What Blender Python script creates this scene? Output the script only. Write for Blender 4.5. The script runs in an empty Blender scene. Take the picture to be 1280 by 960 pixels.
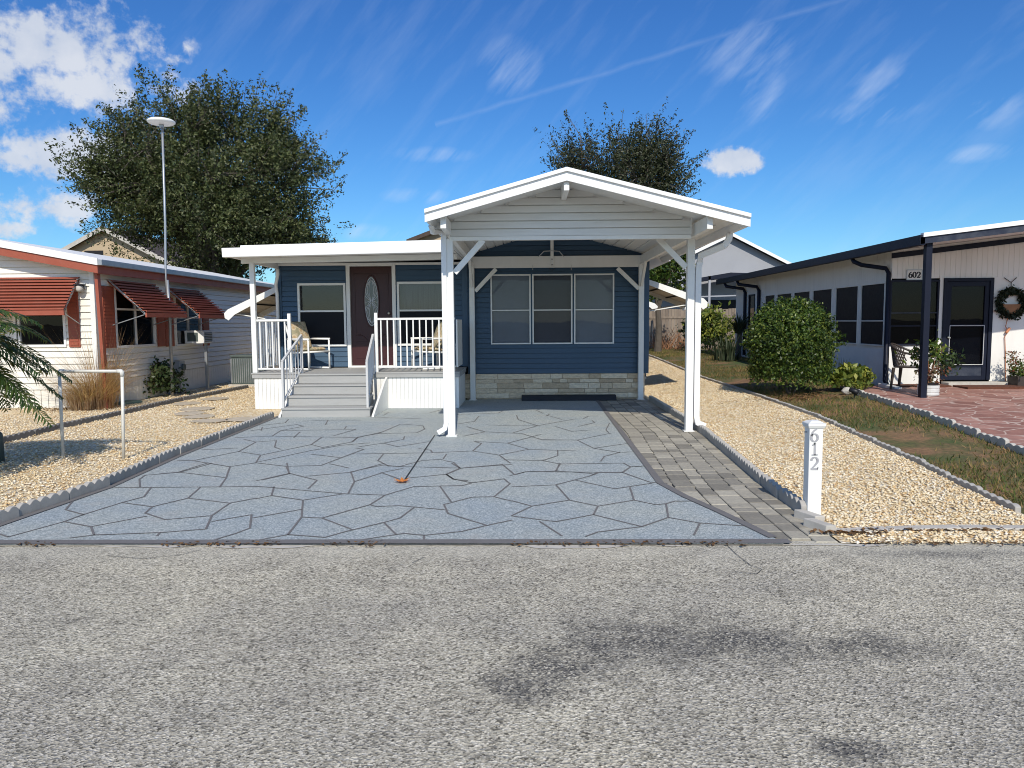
import bpy, bmesh, math, random
import numpy as np
from mathutils import Vector, Matrix, Euler
random.seed(7); RNG = np.random.default_rng(11)
sc = bpy.context.scene
COL = sc.collection
R = math.radians
# ------------------------------------------------------------------ camera
F = 930.0                      # focal length in pixels of the 1280 px wide photograph
EYE = Vector((0, 0, 1.62))
ROLL = R(-0.4)
_d = Matrix.Rotation(ROLL, 3, 'Z') @ Vector((18 / F, 78 / F, -1))
PITCH = math.atan(_d.y); YAW = math.atan(_d.x / math.sqrt(1 + _d.y ** 2))
CAM3 = Matrix.Rotation(YAW, 3, 'Z') @ Matrix.Rotation(R(90) - PITCH, 3, 'X') @ Matrix.Rotation(ROLL, 3, 'Z')
cam = bpy.data.cameras.new('camera'); camo = bpy.data.objects.new('camera', cam); COL.objects.link(camo)
cam.sensor_width = 36; cam.lens = F / 1280 * 36; cam.clip_start = 0.05; cam.clip_end = 3000
camo.matrix_world = Matrix.Translation(EYE) @ CAM3.to_4x4()
sc.camera = camo
# ------------------------------------------------------------------ sun, sky, exposure
SUN_EL = R(40); SUN_AZ = R(-4.5)       # travels towards +Y, a touch towards -X
sd = Vector((math.sin(SUN_AZ) * math.cos(SUN_EL), math.cos(SUN_AZ) * math.cos(SUN_EL), -math.sin(SUN_EL)))
sl = bpy.data.lights.new('sun', 'SUN'); so = bpy.data.objects.new('sun', sl); COL.objects.link(so)
sl.energy = 4.1; sl.angle = R(0.53); sl.color = (1.0, 0.93, 0.81)
so.rotation_euler = sd.to_track_quat('-Z', 'Y').to_euler(); so.location = (0, -20, 30)
sc.view_settings.view_transform = 'Standard'; sc.view_settings.look = 'None'
sc.view_settings.exposure = 0.06; sc.view_settings.gamma = 1; sc.view_settings.use_curve_mapping = False
sc.cycles.filter_width = 1.0; sc.cycles.use_denoising = True; sc.cycles.sample_clamp_indirect = 4.0; sc.cycles.max_bounces = 8; sc.cycles.diffuse_bounces = 4; sc.cycles.transparent_max_bounces = 12
def rayd(px, py):
    return CAM3 @ Vector(((px - 640) / F, -(py - 480) / F, -1))
def P(px, py, Y):
    d = rayd(px, py); return EYE + d * (Y / d.y)
# terrain: flat on the left and on the drive, rising a little towards the lot on the right
_hy = [-1e4, 6, 8.4, 11, 13.5, 18, 25, 35, 1e5]; _hv = [0, 0, .06, .17, .21, .23, .40, .46, .46]
def H(x, y):
    a = np.clip((np.asarray(x, float) - 2.6) / 1.7, 0, 1); a = a * a * (3 - 2 * a)
    b = np.clip((np.asarray(x, float) - 4.3) / 1.6, 0, 1) * np.clip((np.asarray(y, float) - 6) / 7, 0, 1) * .11
    b = b * np.clip((30 - np.asarray(y, float)) / 8, 0, 1)
    return np.interp(y, _hy, _hv) * a + b
def h1(x, y): return float(H(x, y))
def G(px, py, extra=0.0):
    d = rayd(px, py); lo, hi = 1.0, 400.0
    f = lambda t: (EYE + d * t).z - extra - h1((EYE + d * t).x, (EYE + d * t).y)
    if d.z >= 0: return EYE + d * 200
    t = 1.0
    while f(t) > 0 and t < 300: t += .1
    lo, hi = t - .1, t
    for _ in range(30):
        m = (lo + hi) / 2
        if f(m) > 0: lo = m
        else: hi = m
    return EYE + d * hi
# ------------------------------------------------------------------ node helpers
def newmat(name):
    m = bpy.data.materials.new(name); m.use_nodes = True
    nt = m.node_tree; b = nt.nodes['Principled BSDF']
    return m, nt, b
def N(nt, t, **kw):
    n = nt.nodes.new('ShaderNode' + t)
    for k, v in kw.items():
        if k.startswith('i_'):
            n.inputs[k[2:].replace('_', ' ')].default_value = v
        else: setattr(n, k, v)
    return n
def L(nt, a, b): nt.links.new(a, b)
def ramp(nt, fac, stops, interp='LINEAR'):
    r = nt.nodes.new('ShaderNodeValToRGB'); r.color_ramp.interpolation = interp
    e = r.color_ramp.elements
    while len(e) < len(stops): e.new(0.5)
    for i, (p, c) in enumerate(stops):
        e[i].position = p; e[i].color = (*c, 1) if len(c) == 3 else c
    L(nt, fac, r.inputs['Fac']); return r.outputs['Color']
def mixc(nt, fac, a, b, mode='MIX'):
    m = nt.nodes.new('ShaderNodeMix'); m.data_type = 'RGBA'; m.blend_type = mode
    for v, i in ((fac, 0), (a, 6), (b, 7)):
        if hasattr(v, 'links'): L(nt, v, m.inputs[i])
        elif i == 0: m.inputs[0].default_value = v
        else: m.inputs[i].default_value = (*v, 1) if len(v) == 3 else v
    return m.outputs[2]
def math_(nt, op, a, b=None, clamp=False):
    m = nt.nodes.new('ShaderNodeMath'); m.operation = op; m.use_clamp = clamp
    for v, i in ((a, 0), (b, 1)):
        if v is None: continue
        if hasattr(v, 'links'): L(nt, v, m.inputs[i])
        else: m.inputs[i].default_value = v
    return m.outputs[0]
def coords(nt, scale=(1, 1, 1), world=True):
    g = nt.nodes.new('ShaderNodeNewGeometry') if world else nt.nodes.new('ShaderNodeTexCoord')
    o = g.outputs['Position'] if world else g.outputs['Object']
    if scale == (1, 1, 1): return o
    mp = nt.nodes.new('ShaderNodeMapping'); mp.inputs['Scale'].default_value = scale
    L(nt, o, mp.inputs['Vector']); return mp.outputs['Vector']
def noise(nt, vec, scale, detail=4, rough=.55):
    n = N(nt, 'TexNoise'); n.inputs['Scale'].default_value = scale; n.inputs['Detail'].default_value = detail
    n.inputs['Roughness'].default_value = rough; L(nt, vec, n.inputs['Vector']); return n.outputs['Fac']
def bump(nt, b, hgt, strength=.3, dist=.01):
    bn = N(nt, 'Bump'); bn.inputs['Strength'].default_value = strength; bn.inputs['Distance'].default_value = dist
    L(nt, hgt, bn.inputs['Height']); L(nt, bn.outputs['Normal'], b.inputs['Normal'])
def paint(name, col, rough=.5, dirt=.12, scale=3.0, fine=.0, metallic=0, spec=.4, stretch=(1, 1, 1), dirtcol=None):
    """painted or plain surface with uneven weathering"""
    m, nt, b = newmat(name); v = coords(nt, stretch)
    n = noise(nt, v, scale, 6, .65)
    dk = dirtcol or tuple(c * .55 for c in col)
    f = ramp(nt, n, [(.42, (0, 0, 0)), (.75, (1, 1, 1))])
    L(nt, mixc(nt, math_(nt, 'MULTIPLY', f, dirt * 2.2), col, dk), b.inputs['Base Color'])
    n2 = noise(nt, v, scale * 9, 3)
    L(nt, math_(nt, 'ADD', math_(nt, 'MULTIPLY', n2, .25), rough - .12), b.inputs['Roughness'])
    b.inputs['Metallic'].default_value = metallic; b.inputs['Specular IOR Level'].default_value = spec
    if fine: bump(nt, b, noise(nt, coords(nt), 60, 4), fine, .004)
    return m
def leafmat(name, cols, rough=.5, trans=.25):
    m, nt, b = newmat(name); g = N(nt, 'NewGeometry')
    c = ramp(nt, g.outputs['Random Per Island'], [(i / max(1, len(cols) - 1), q) for i, q in enumerate(cols)])
    c = mixc(nt, 1.0, c, ramp(nt, noise(nt, coords(nt), 1.1, 3), [(.35, (.72, .74, .72)), (.65, (1.3, 1.28, 1.2))]), 'MULTIPLY')
    L(nt, c, b.inputs['Base Color']); b.inputs['Roughness'].default_value = rough
    b.inputs['Specular IOR Level'].default_value = .35
    t = N(nt, 'BsdfTranslucent'); L(nt, mixc(nt, 1.0, c, (1.2, 1.3, .6), 'MULTIPLY'), t.inputs['Color'])
    mx = N(nt, 'MixShader'); mx.inputs[0].default_value = trans
    L(nt, b.outputs[0], mx.inputs[1]); L(nt, t.outputs[0], mx.inputs[2])
    L(nt, mx.outputs[0], nt.nodes['Material Output'].inputs['Surface']); return m
def glassmat(name, tint=(.55, .58, .6), rough=.01, refl=1.0):
    m, nt, b = newmat(name); nt.nodes.remove(b)
    tr = N(nt, 'BsdfTransparent'); tr.inputs['Color'].default_value = (*tint, 1)
    gl = N(nt, 'BsdfGlossy'); gl.inputs['Roughness'].default_value = rough
    fr = N(nt, 'Fresnel'); fr.inputs['IOR'].default_value = 1.45
    v = coords(nt); bn = N(nt, 'Bump'); bn.inputs['Strength'].default_value = .02; bn.inputs['Distance'].default_value = .05
    L(nt, noise(nt, v, 1.7, 2), bn.inputs['Height']); L(nt, bn.outputs['Normal'], gl.inputs['Normal'])
    mx = N(nt, 'MixShader'); L(nt, math_(nt, 'MULTIPLY', fr.outputs[0], refl, True), mx.inputs[0])
    L(nt, tr.outputs[0], mx.inputs[1]); L(nt, gl.outputs[0], mx.inputs[2])
    L(nt, mx.outputs[0], nt.nodes['Material Output'].inputs['Surface']); return m
# ------------------------------------------------------------------ world
w = bpy.data.worlds.new('World'); sc.world = w; w.use_nodes = True
nt = w.node_tree; bg = nt.nodes['Background']
sky = N(nt, 'TexSky'); sky.sky_type = 'NISHITA'; sky.sun_disc = False
sky.sun_elevation = SUN_EL; sky.sun_rotation = R(180) + SUN_AZ
sky.air_density = 1.0; sky.dust_density = .25; sky.ozone_density = 2.5
hs = N(nt, 'HueSaturation'); hs.inputs['Saturation'].default_value = 1.2; hs.inputs['Value'].default_value = .95
hs.inputs['Hue'].default_value = .504
L(nt, sky.outputs['Color'], hs.inputs['Color'])
tc = N(nt, 'TexCoord'); D = tc.outputs['Generated']
_sx = N(nt, 'SeparateXYZ'); L(nt, D, _sx.inputs[0])
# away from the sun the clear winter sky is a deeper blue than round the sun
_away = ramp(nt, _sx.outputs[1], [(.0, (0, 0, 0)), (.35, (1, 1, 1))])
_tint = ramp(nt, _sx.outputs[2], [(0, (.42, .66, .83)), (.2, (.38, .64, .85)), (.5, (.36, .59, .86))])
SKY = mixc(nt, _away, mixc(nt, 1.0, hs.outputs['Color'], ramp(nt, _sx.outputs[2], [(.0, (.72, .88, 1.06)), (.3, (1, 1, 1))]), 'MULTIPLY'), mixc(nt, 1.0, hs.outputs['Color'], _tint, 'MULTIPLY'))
def vdot(a, vec):
    n = N(nt, 'VectorMath', operation='DOT_PRODUCT'); L(nt, a, n.inputs[0]); n.inputs[1].default_value = vec; return n.outputs['Value']
def blob(px, py, wpx, hpx, vec):
    """soft elliptical patch of sky around the direction of a pixel, w and h as half sizes"""
    c = rayd(px, py).normalized(); rt = Vector((c.y, -c.x, 0)).normalized(); up = rt.cross(c)
    a = math_(nt, 'DIVIDE', vdot(vec, rt), wpx / F); b_ = math_(nt, 'DIVIDE', vdot(vec, up), hpx / F)
    b_ = math_(nt, 'SUBTRACT', b_, float(c.dot(up)) / (hpx / F))
    r2 = math_(nt, 'ADD', math_(nt, 'MULTIPLY', a, a), math_(nt, 'MULTIPLY', b_, b_))
    front = math_(nt, 'GREATER_THAN', vdot(vec, c), .5)
    return math_(nt, 'MULTIPLY', front, math_(nt, 'SUBTRACT', 1.0, math_(nt, 'SQRT', r2), True))
def addall(lst):
    r = lst[0]
    for q in lst[1:]: r = math_(nt, 'MAXIMUM', r, q)
    return r
cn = noise(nt, D, 11, 8, .6); cn2 = noise(nt, D, 34, 6, .6); cn3 = noise(nt, D, 75, 5, .6)
nn = math_(nt, 'ADD', math_(nt, 'ADD', math_(nt, 'MULTIPLY', cn, .45), math_(nt, 'MULTIPLY', cn2, .33)), math_(nt, 'MULTIPLY', cn3, .22))
cum = addall([blob(60, 65, 165, 85, D), blob(95, 108, 150, 48, D), blob(-60, 60, 180, 110, D), blob(75, 192, 95, 38, D), blob(10, 198, 60, 18, D),
              blob(55, 262, 90, 32, D), blob(5, 285, 60, 16, D), blob(915, 203, 42, 22, D), blob(345, 205, 40, 20, D)])
dens = math_(nt, 'ADD', cum, math_(nt, 'MULTIPLY', math_(nt, 'MULTIPLY', math_(nt, 'SUBTRACT', nn, .52), 4.6), math_(nt, 'MULTIPLY', cum, 5.0, True)))
cumf = ramp(nt, dens, [(.14, (0, 0, 0)), (.72, (1, 1, 1))], 'EASE')
# cirrus: streaks stretched along one direction
mp = N(nt, 'Mapping', vector_type='TEXTURE'); mp.inputs['Rotation'].default_value = (0, R(-48), R(8)); mp.inputs['Scale'].default_value = (.55, .3, .085)
L(nt, D, mp.inputs['Vector'])
ci = noise(nt, mp.outputs[0], 2.6, 9, .62); ci2 = noise(nt, D, 2.2, 3)
cir = ramp(nt, math_(nt, 'ADD', math_(nt, 'MULTIPLY', ci, .7), math_(nt, 'MULTIPLY', ci2, .35)), [(.52, (0, 0, 0)), (.9, (.36, .36, .36))])
wisp = addall([blob(935, 70, 75, 50, D), blob(640, 85, 55, 48, D), blob(1105, 110, 60, 50, D), blob(1240, 135, 40, 30, D), blob(1225, 192, 45, 14, D),
               blob(460, 290, 60, 14, D), blob(540, 193, 70, 14, D), blob(520, 245, 60, 14, D), blob(950, 110, 40, 60, D), blob(1085, 140, 80, 25, D)])
wn = ramp(nt, math_(nt, 'MULTIPLY', math_(nt, 'MULTIPLY', wisp, 1.5, True), math_(nt, 'ADD', .36, math_(nt, 'MULTIPLY', math_(nt, 'SUBTRACT', ci, .5), 3.2), True)), [(.15, (0, 0, 0)), (.9, (.6, .6, .6))])
a_, b2 = rayd(575, 147).normalized(), rayd(1050, 0).normalized(); nrm = a_.cross(b2).normalized(); mid = (a_ + b2).normalized()
ctr = math_(nt, 'ABSOLUTE', math_(nt, 'ADD', vdot(D, nrm), math_(nt, 'MULTIPLY', math_(nt, 'SUBTRACT', cn, .5), .012)))
ctr = math_(nt, 'SUBTRACT', 1.0, math_(nt, 'DIVIDE', ctr, .0045), True)
ext = math_(nt, 'GREATER_THAN', vdot(D, mid), .966)
ctr = math_(nt, 'MULTIPLY', math_(nt, 'MULTIPLY', ctr, ext), math_(nt, 'MULTIPLY', cn2, .35))
thin = math_(nt, 'MAXIMUM', math_(nt, 'MAXIMUM', cir, wn), ctr)
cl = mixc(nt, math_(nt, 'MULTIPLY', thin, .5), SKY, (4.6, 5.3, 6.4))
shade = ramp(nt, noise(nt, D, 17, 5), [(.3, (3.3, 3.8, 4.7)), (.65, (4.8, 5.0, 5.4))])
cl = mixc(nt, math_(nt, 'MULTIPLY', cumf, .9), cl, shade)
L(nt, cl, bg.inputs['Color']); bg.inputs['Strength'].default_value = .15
# ------------------------------------------------------------------ mesh builder
class MB:
    def __init__(s): s.v = []; s.f = []
    def add(s, vs, fs):
        o = len(s.v); s.v.extend([tuple(q) for q in vs]); s.f.extend([tuple(i + o for i in f) for f in fs]); return s
    def quad(s, *p): return s.add(p, [tuple(range(len(p)))])
    def box(s, x0, x1, y0, y1, z0, z1):
        return s.add([(x0, y0, z0), (x1, y0, z0), (x1, y1, z0), (x0, y1, z0), (x0, y0, z1), (x1, y0, z1), (x1, y1, z1), (x0, y1, z1)],
                     [(0, 3, 2, 1), (4, 5, 6, 7), (0, 1, 5, 4), (1, 2, 6, 5), (2, 3, 7, 6), (3, 0, 4, 7)])
    def hexa(s, p):   # 8 points ordered as box()
        return s.add(p, [(0, 3, 2, 1), (4, 5, 6, 7), (0, 1, 5, 4), (1, 2, 6, 5), (2, 3, 7, 6), (3, 0, 4, 7)])
    def beam(s, a, b, w, h, up=(0, 0, 1)):
        a, b, up = Vector(a), Vector(b), Vector(up); d = (b - a).normalized()
        sx = d.cross(up)
        if sx.length < 1e-4: sx = d.cross(Vector((0, 1, 0)))
        sx.normalize(); u = sx.cross(d); x, y = sx * w / 2, u * h / 2
        return s.hexa([a - x - y, a + x - y, b + x - y, b - x - y, a - x + y, a + x + y, b + x + y, b - x + y])
    def tube(s, pts, r, n=8, cap=True):
        pts = [Vector(p) for p in pts]; rs = r if hasattr(r, '__len__') else [r] * len(pts)
        o = len(s.v); prev = None
        for i, p in enumerate(pts):
            d = (pts[min(i + 1, len(pts) - 1)] - pts[max(i - 1, 0)]).normalized()
            if prev is None:
                x = d.cross(Vector((0, 0, 1)))
                if x.length < .05: x = d.cross(Vector((0, 1, 0)))
            else: x = prev - d * prev.dot(d)
            x.normalize(); prev = x; y = d.cross(x)
            for k in range(n):
                a = 2 * math.pi * (k + .5) / n; s.v.append(tuple(p + (x * math.cos(a) + y * math.sin(a)) * rs[i]))
        for i in range(len(pts) - 1):
            for k in range(n):
                s.f.append((o + i * n + k, o + i * n + (k + 1) % n, o + (i + 1) * n + (k + 1) % n, o + (i + 1) * n + k))
        if cap:
            s.f.append(tuple(o + k for k in reversed(range(n)))); e = o + (len(pts) - 1) * n; s.f.append(tuple(e + k for k in range(n)))
        return s
    def prism(s, poly, vec):   # planar polygon (3d points) pushed along vec
        vec = Vector(vec); n = len(poly); p = [Vector(q) for q in poly]
        return s.add(p + [q + vec for q in p], [tuple(reversed(range(n))), tuple(range(n, 2 * n))] + [(i, (i + 1) % n, n + (i + 1) % n, n + i) for i in range(n)])
    def lathe(s, c, prof, n=20):
        c = Vector(c); o = len(s.v); m = len(prof)
        for r, z in prof:
            for k in range(n):
                a = 2 * math.pi * k / n; s.v.append((c.x + r * math.cos(a), c.y + r * math.sin(a), c.z + z))
        for i in range(m - 1):
            for k in range(n): s.f.append((o + i * n + k, o + i * n + (k + 1) % n, o + (i + 1) * n + (k + 1) % n, o + (i + 1) * n + k))
        s.f.append(tuple(o + k for k in reversed(range(n)))); s.f.append(tuple(o + (m - 1) * n + k for k in range(n)))
        return s
    def build(s, name, mat, parent=None, smooth=False, bevel=0, label=None, loc=None):
        off = Vector((0, 0, 0))
        if parent is not None:
            off = world_loc(parent)
        elif loc is not None: off = Vector(loc)
        me = bpy.data.meshes.new(name)
        me.from_pydata([(x - off.x, y - off.y, z - off.z) for x, y, z in s.v], [], s.f); me.validate()
        if len(s.f) < 30000:
            bm = bmesh.new(); bm.from_mesh(me); bmesh.ops.recalc_face_normals(bm, faces=bm.faces); bm.to_mesh(me); bm.free()
        if smooth:
            for p in me.polygons: p.use_smooth = True
        me.materials.append(mat)
        o = bpy.data.objects.new(name, me); COL.objects.link(o)
        if parent is not None:
            o.parent = parent
        else: o.location = off
        if bevel:
            bv = o.modifiers.new('bevel', 'BEVEL'); bv.width = bevel; bv.segments = 2; bv.limit_method = 'ANGLE'; bv.angle_limit = R(40)
        if label: o['label'] = label
        return o
def world_loc(o):
    v = Vector(o.location)
    while o.parent is not None: o = o.parent; v += Vector(o.location)
    return v
def thing(name, label, cat, loc=(0, 0, 0), group=None):
    o = bpy.data.objects.new(name, None); COL.objects.link(o); o.location = loc; o.empty_display_size = .1
    o['label'] = label; o['category'] = cat
    if group: o['group'] = group
    return o
def tag(o, label, cat, group=None):
    o['label'] = label; o['category'] = cat
    if group: o['group'] = group
    return o
def kind(o, k): o['kind'] = k; return o
def copy_tree(o, parent=None):
    c = o.copy(); COL.objects.link(c)
    if parent is not None: c.parent = parent
    for ch in list(o.children): copy_tree(ch, c)
    return c
def fastmesh(name, verts, faces_n, mat, parent=None, loc=None):
    """verts: (n, k, 3) array of n separate k-gons"""
    n, k, _ = verts.shape; off = world_loc(parent) if parent is not None else Vector(loc or (0, 0, 0))
    v = (verts.reshape(-1, 3) - np.array(off)).astype(np.float32)
    me = bpy.data.meshes.new(name); me.vertices.add(n * k); me.vertices.foreach_set('co', v.ravel())
    me.loops.add(n * k); me.loops.foreach_set('vertex_index', np.arange(n * k, dtype=np.int32))
    me.polygons.add(n); me.polygons.foreach_set('loop_start', np.arange(0, n * k, k, dtype=np.int32))
    me.polygons.foreach_set('loop_total', np.full(n, k, dtype=np.int32))
    me.update(calc_edges=True); me.materials.append(mat)
    o = bpy.data.objects.new(name, me); COL.objects.link(o)
    if parent is not None: o.parent = parent
    else: o.location = off
    return o
def leafquads(c, size, normal_bias=None, aspect=2.0, jitter=.35):
    """kite-shaped leaves at centres c (n,3)"""
    n = len(c); a = RNG.normal(size=(n, 3)); a /= np.linalg.norm(a, axis=1)[:, None]
    if normal_bias is not None: a = a * .8 + normal_bias; a /= np.linalg.norm(a, axis=1)[:, None]
    t = RNG.normal(size=(n, 3)); u = np.cross(a, t); u /= np.linalg.norm(u, axis=1)[:, None]; v = np.cross(a, u)
    s = size * (1 + jitter * RNG.uniform(-1, 1, n))[:, None]
    q = np.stack([c - u * s, c - v * s / aspect + a * s * .15, c + u * s, c + v * s / aspect + a * s * .15], 1)
    return q
# ------------------------------------------------------------------ materials
M = {}
M['white'] = paint('white_paint', (.78, .78, .755), .45, .09, 3.2, stretch=(1, 1, .35), dirtcol=(.50, .48, .43))
M['white_metal'] = paint('white_aluminium', (.78, .78, .77), .4, .07, 2.5, stretch=(1, 1, .3))
M['gable_panel'] = paint('dusty_white_panel', (.74, .74, .72), .5, .22, 1.6, stretch=(.35, 1, 3), dirtcol=(.42, .40, .36))
M['soffit'] = paint('white_soffit', (.74, .74, .72), .5, .1, 1.2, stretch=(3, .3, 1))
M['roof_white'] = paint('white_roof', (.80, .80, .79), .5, .05, 2)
M['blue'] = paint('blue_vinyl', (.042, .088, .150), .45, .10, 2.2, stretch=(.5, .5, 2))
M['door_red'] = paint('maroon_door', (.046, .013, .014), .38, .06, 4)
M['grey_deck'] = paint('grey_deck_paint', (.36, .36, .35), .55, .12, 5, stretch=(.4, 2, 2))
M['rail_grey'] = paint('grey_aluminium', (.55, .55, .55), .4, .1, 6)
M['glass'] = glassmat('window_glass', (.8, .83, .86), .005, .5)
M['dark_glass'] = glassmat('dark_window_glass', (.4, .42, .45), .005, .4)
M['porch_glass'] = glassmat('porch_window_glass', (.8, .83, .86), .004, 1.6)
M['screen'] = paint('insect_screen', (.21, .235, .27), .7, .15, 1.5)
M['screen_mid'] = paint('dark_screen', (.075, .08, .10), .7, .15, 1.5)
M['black_screen'] = paint('black_insect_screen', (.012, .013, .017), .5, .15, 2, spec=.12)
M['dark'] = paint('dark_interior', (.012, .013, .016), .8, .1, 2)
M['curtain'] = paint('grey_curtain', (.20, .20, .21), .8, .3, 5, stretch=(6, 6, .3))
M['navy'] = paint('navy_trim', (.008, .011, .024), .5, .15, 3, dirtcol=(.015, .018, .03), spec=.2)
M['navy_light'] = paint('worn_navy_trim', (.022, .028, .048), .5, .3, 5, dirtcol=(.09, .10, .12), spec=.25)
M['cream_siding'] = paint('cream_siding', (.80, .77, .69), .5, .1, 1.5, stretch=(.5, .5, 1.5))
M['red'] = paint('rust_red_paint', (.30, .075, .042), .5, .16, 5, dirtcol=(.36, .13, .09))
M['white602'] = paint('white_panel_wall', (.74, .73, .69), .55, .10, 1.3, stretch=(4, 4, .5))
M['corr'] = paint('white_corrugated', (.68, .70, .72), .45, .1, 3)
M['galv'] = paint('galvanised_metal', (.38, .40, .42), .4, .2, 6, metallic=.5)
M['black'] = paint('black_plastic', (.012, .012, .014), .45, .2, 6)
M['rubber'] = paint('black_rubber', (.014, .016, .022), .6, .2, 8)
M['pvc'] = paint('white_pipe', (.66, .65, .60), .4, .15, 8)
M['concrete'] = paint('grey_concrete', (.38, .36, .33), .85, .25, 5, fine=.3)
M['pale_concrete'] = paint('pale_concrete', (.50, .47, .42), .85, .25, 6, fine=.3)
M['dark_edging'] = paint('dark_edging', (.16, .155, .15), .85, .3, 6, fine=.3)
M['sand_stone'] = paint('sandy_flagstone', (.50, .43, .33), .9, .3, 7, fine=.4)
M['bark'] = paint('bark', (.10, .085, .07), .9, .3, 6, fine=.6)
M['twig'] = paint('dry_twig', (.30, .15, .075), .9, .3, 8)
M['beige_wall'] = paint('beige_stucco', (.46, .36, .24), .85, .08, 1)
M['brown_roof'] = paint('brown_shingle', (.075, .055, .045), .85, .3, 3)
M['grey_wall'] = paint('grey_stucco', (.33, .34, .37), .85, .07, 1, fine=.1)
M['dark_roof'] = paint('dark_shingle', (.04, .042, .05), .85, .2, 3)
M['cushion'] = None
M['taupe'] = paint('taupe_resin', (.045, .034, .028), .45, .15, 6)
M['brass'] = paint('satin_metal', (.55, .52, .46), .3, .1, 8, metallic=.8)
M['came'] = paint('leaded_came', (.50, .52, .55), .35, .1, 8)
M['oval_glass'] = paint('textured_door_glass', (.045, .055, .075), .12, .3, 30, spec=.7)
M['letter'] = paint('grey_numeral', (.36, .36, .38), .45, .05, 5)
M['wood_grey'] = None
# cushion with a leafy print
m, nt, b = newmat('cushion_fabric'); v = coords(nt, world=False)
vo = N(nt, 'TexVoronoi'); vo.inputs['Scale'].default_value = 9; L(nt, v, vo.inputs['Vector'])
L(nt, ramp(nt, vo.outputs['Distance'], [(.25, (.38, .27, .15)), (.45, (.52, .43, .30)), (.62, (.30, .27, .17))]), b.inputs['Base Color']); b.inputs['Roughness'].default_value = .9
M['cushion'] = m
# weathered fence boards
m, nt, b = newmat('weathered_boards'); v = coords(nt, (1, 1, .12)); n1 = noise(nt, v, 9, 6)
g = N(nt, 'NewGeometry')
c = mixc(nt, .55, ramp(nt, n1, [(.3, (.13, .10, .075)), (.7, (.30, .24, .185))]), ramp(nt, g.outputs['Random Per Island'], [(0, (.14, .11, .09)), (1, (.32, .26, .20))]))
L(nt, c, b.inputs['Base Color']); b.inputs['Roughness'].default_value = .9; M['wood_grey'] = m
# asphalt: exposed pale aggregate, worn, with dark damp-looking stains
m, nt, b = newmat('worn_asphalt'); v = coords(nt)
vo = N(nt, 'TexVoronoi'); vo.inputs['Scale'].default_value = 100; L(nt, v, vo.inputs['Vector'])
vo2 = N(nt, 'TexVoronoi'); vo2.inputs['Scale'].default_value = 52; L(nt, v, vo2.inputs['Vector'])
sep = N(nt, 'SeparateColor'); L(nt, vo.outputs['Color'], sep.inputs[0]); sep2 = N(nt, 'SeparateColor'); L(nt, vo2.outputs['Color'], sep2.inputs[0])
ag = ramp(nt, sep.outputs[0], [(0, (.05, .046, .037)), (.13, (.16, .147, .118)), (.3, (.37, .343, .276)), (.6, (.485, .45, .366)), (.82, (.63, .585, .485)), (1, (.82, .775, .67))])
ag2 = ramp(nt, sep2.outputs[1], [(0, (.10, .092, .074)), (.22, (.30, .28, .222)), (.6, (.46, .425, .343)), (1, (.62, .58, .475))])
c = mixc(nt, .32, ag, ag2)
big = noise(nt, v, .55, 6, .6); mid_ = noise(nt, v, 2.6, 5, .6)
c = mixc(nt, 1.0, c, ramp(nt, big, [(.32, (.80, .80, .82)), (.7, (1.13, 1.11, 1.06))]), 'MULTIPLY')
c = mixc(nt, 1.0, c, ramp(nt, mid_, [(.3, (.86, .86, .87)), (.7, (1.08, 1.08, 1.07))]), 'MULTIPLY')
sx = N(nt, 'SeparateXYZ'); L(nt, v, sx.inputs[0])
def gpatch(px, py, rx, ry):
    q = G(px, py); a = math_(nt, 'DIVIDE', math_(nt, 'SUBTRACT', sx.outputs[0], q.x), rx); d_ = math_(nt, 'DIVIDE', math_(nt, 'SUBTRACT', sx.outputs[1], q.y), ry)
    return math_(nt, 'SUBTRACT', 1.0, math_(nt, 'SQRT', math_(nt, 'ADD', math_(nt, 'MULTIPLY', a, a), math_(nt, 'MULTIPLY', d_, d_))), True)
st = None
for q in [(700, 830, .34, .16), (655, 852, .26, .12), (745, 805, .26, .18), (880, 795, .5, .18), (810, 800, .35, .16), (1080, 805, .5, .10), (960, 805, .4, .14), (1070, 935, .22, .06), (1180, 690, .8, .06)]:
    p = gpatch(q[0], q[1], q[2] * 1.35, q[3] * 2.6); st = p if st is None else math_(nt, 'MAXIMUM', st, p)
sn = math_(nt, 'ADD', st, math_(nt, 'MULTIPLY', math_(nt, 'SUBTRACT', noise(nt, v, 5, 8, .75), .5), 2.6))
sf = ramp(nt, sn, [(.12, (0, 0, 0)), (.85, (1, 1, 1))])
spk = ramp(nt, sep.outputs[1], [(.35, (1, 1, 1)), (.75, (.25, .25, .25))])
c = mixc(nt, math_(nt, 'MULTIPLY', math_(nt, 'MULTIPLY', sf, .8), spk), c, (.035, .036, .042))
ed = ramp(nt, math_(nt, 'ADD', sx.outputs[1], math_(nt, 'MULTIPLY', mid_, .5)), [(0, (0, 0, 0)), (1, (1, 1, 1))])
mr = N(nt, 'MapRange'); mr.inputs[1].default_value = 4.85; mr.inputs[2].default_value = 5.45; L(nt, math_(nt, 'ADD', sx.outputs[1], math_(nt, 'MULTIPLY', math_(nt, 'SUBTRACT', mid_, .5), .9)), mr.inputs[0])
c = mixc(nt, math_(nt, 'MULTIPLY', mr.outputs[0], .62), c, (.52, .49, .41))
L(nt, c, b.inputs['Base Color']); b.inputs['Roughness'].default_value = .88; b.inputs['Specular IOR Level'].default_value = .25
bump(nt, b, math_(nt, 'ADD', vo.outputs['Distance'], math_(nt, 'MULTIPLY', vo2.outputs['Distance'], 1.2)), .6, .008); M['asphalt'] = m
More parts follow.
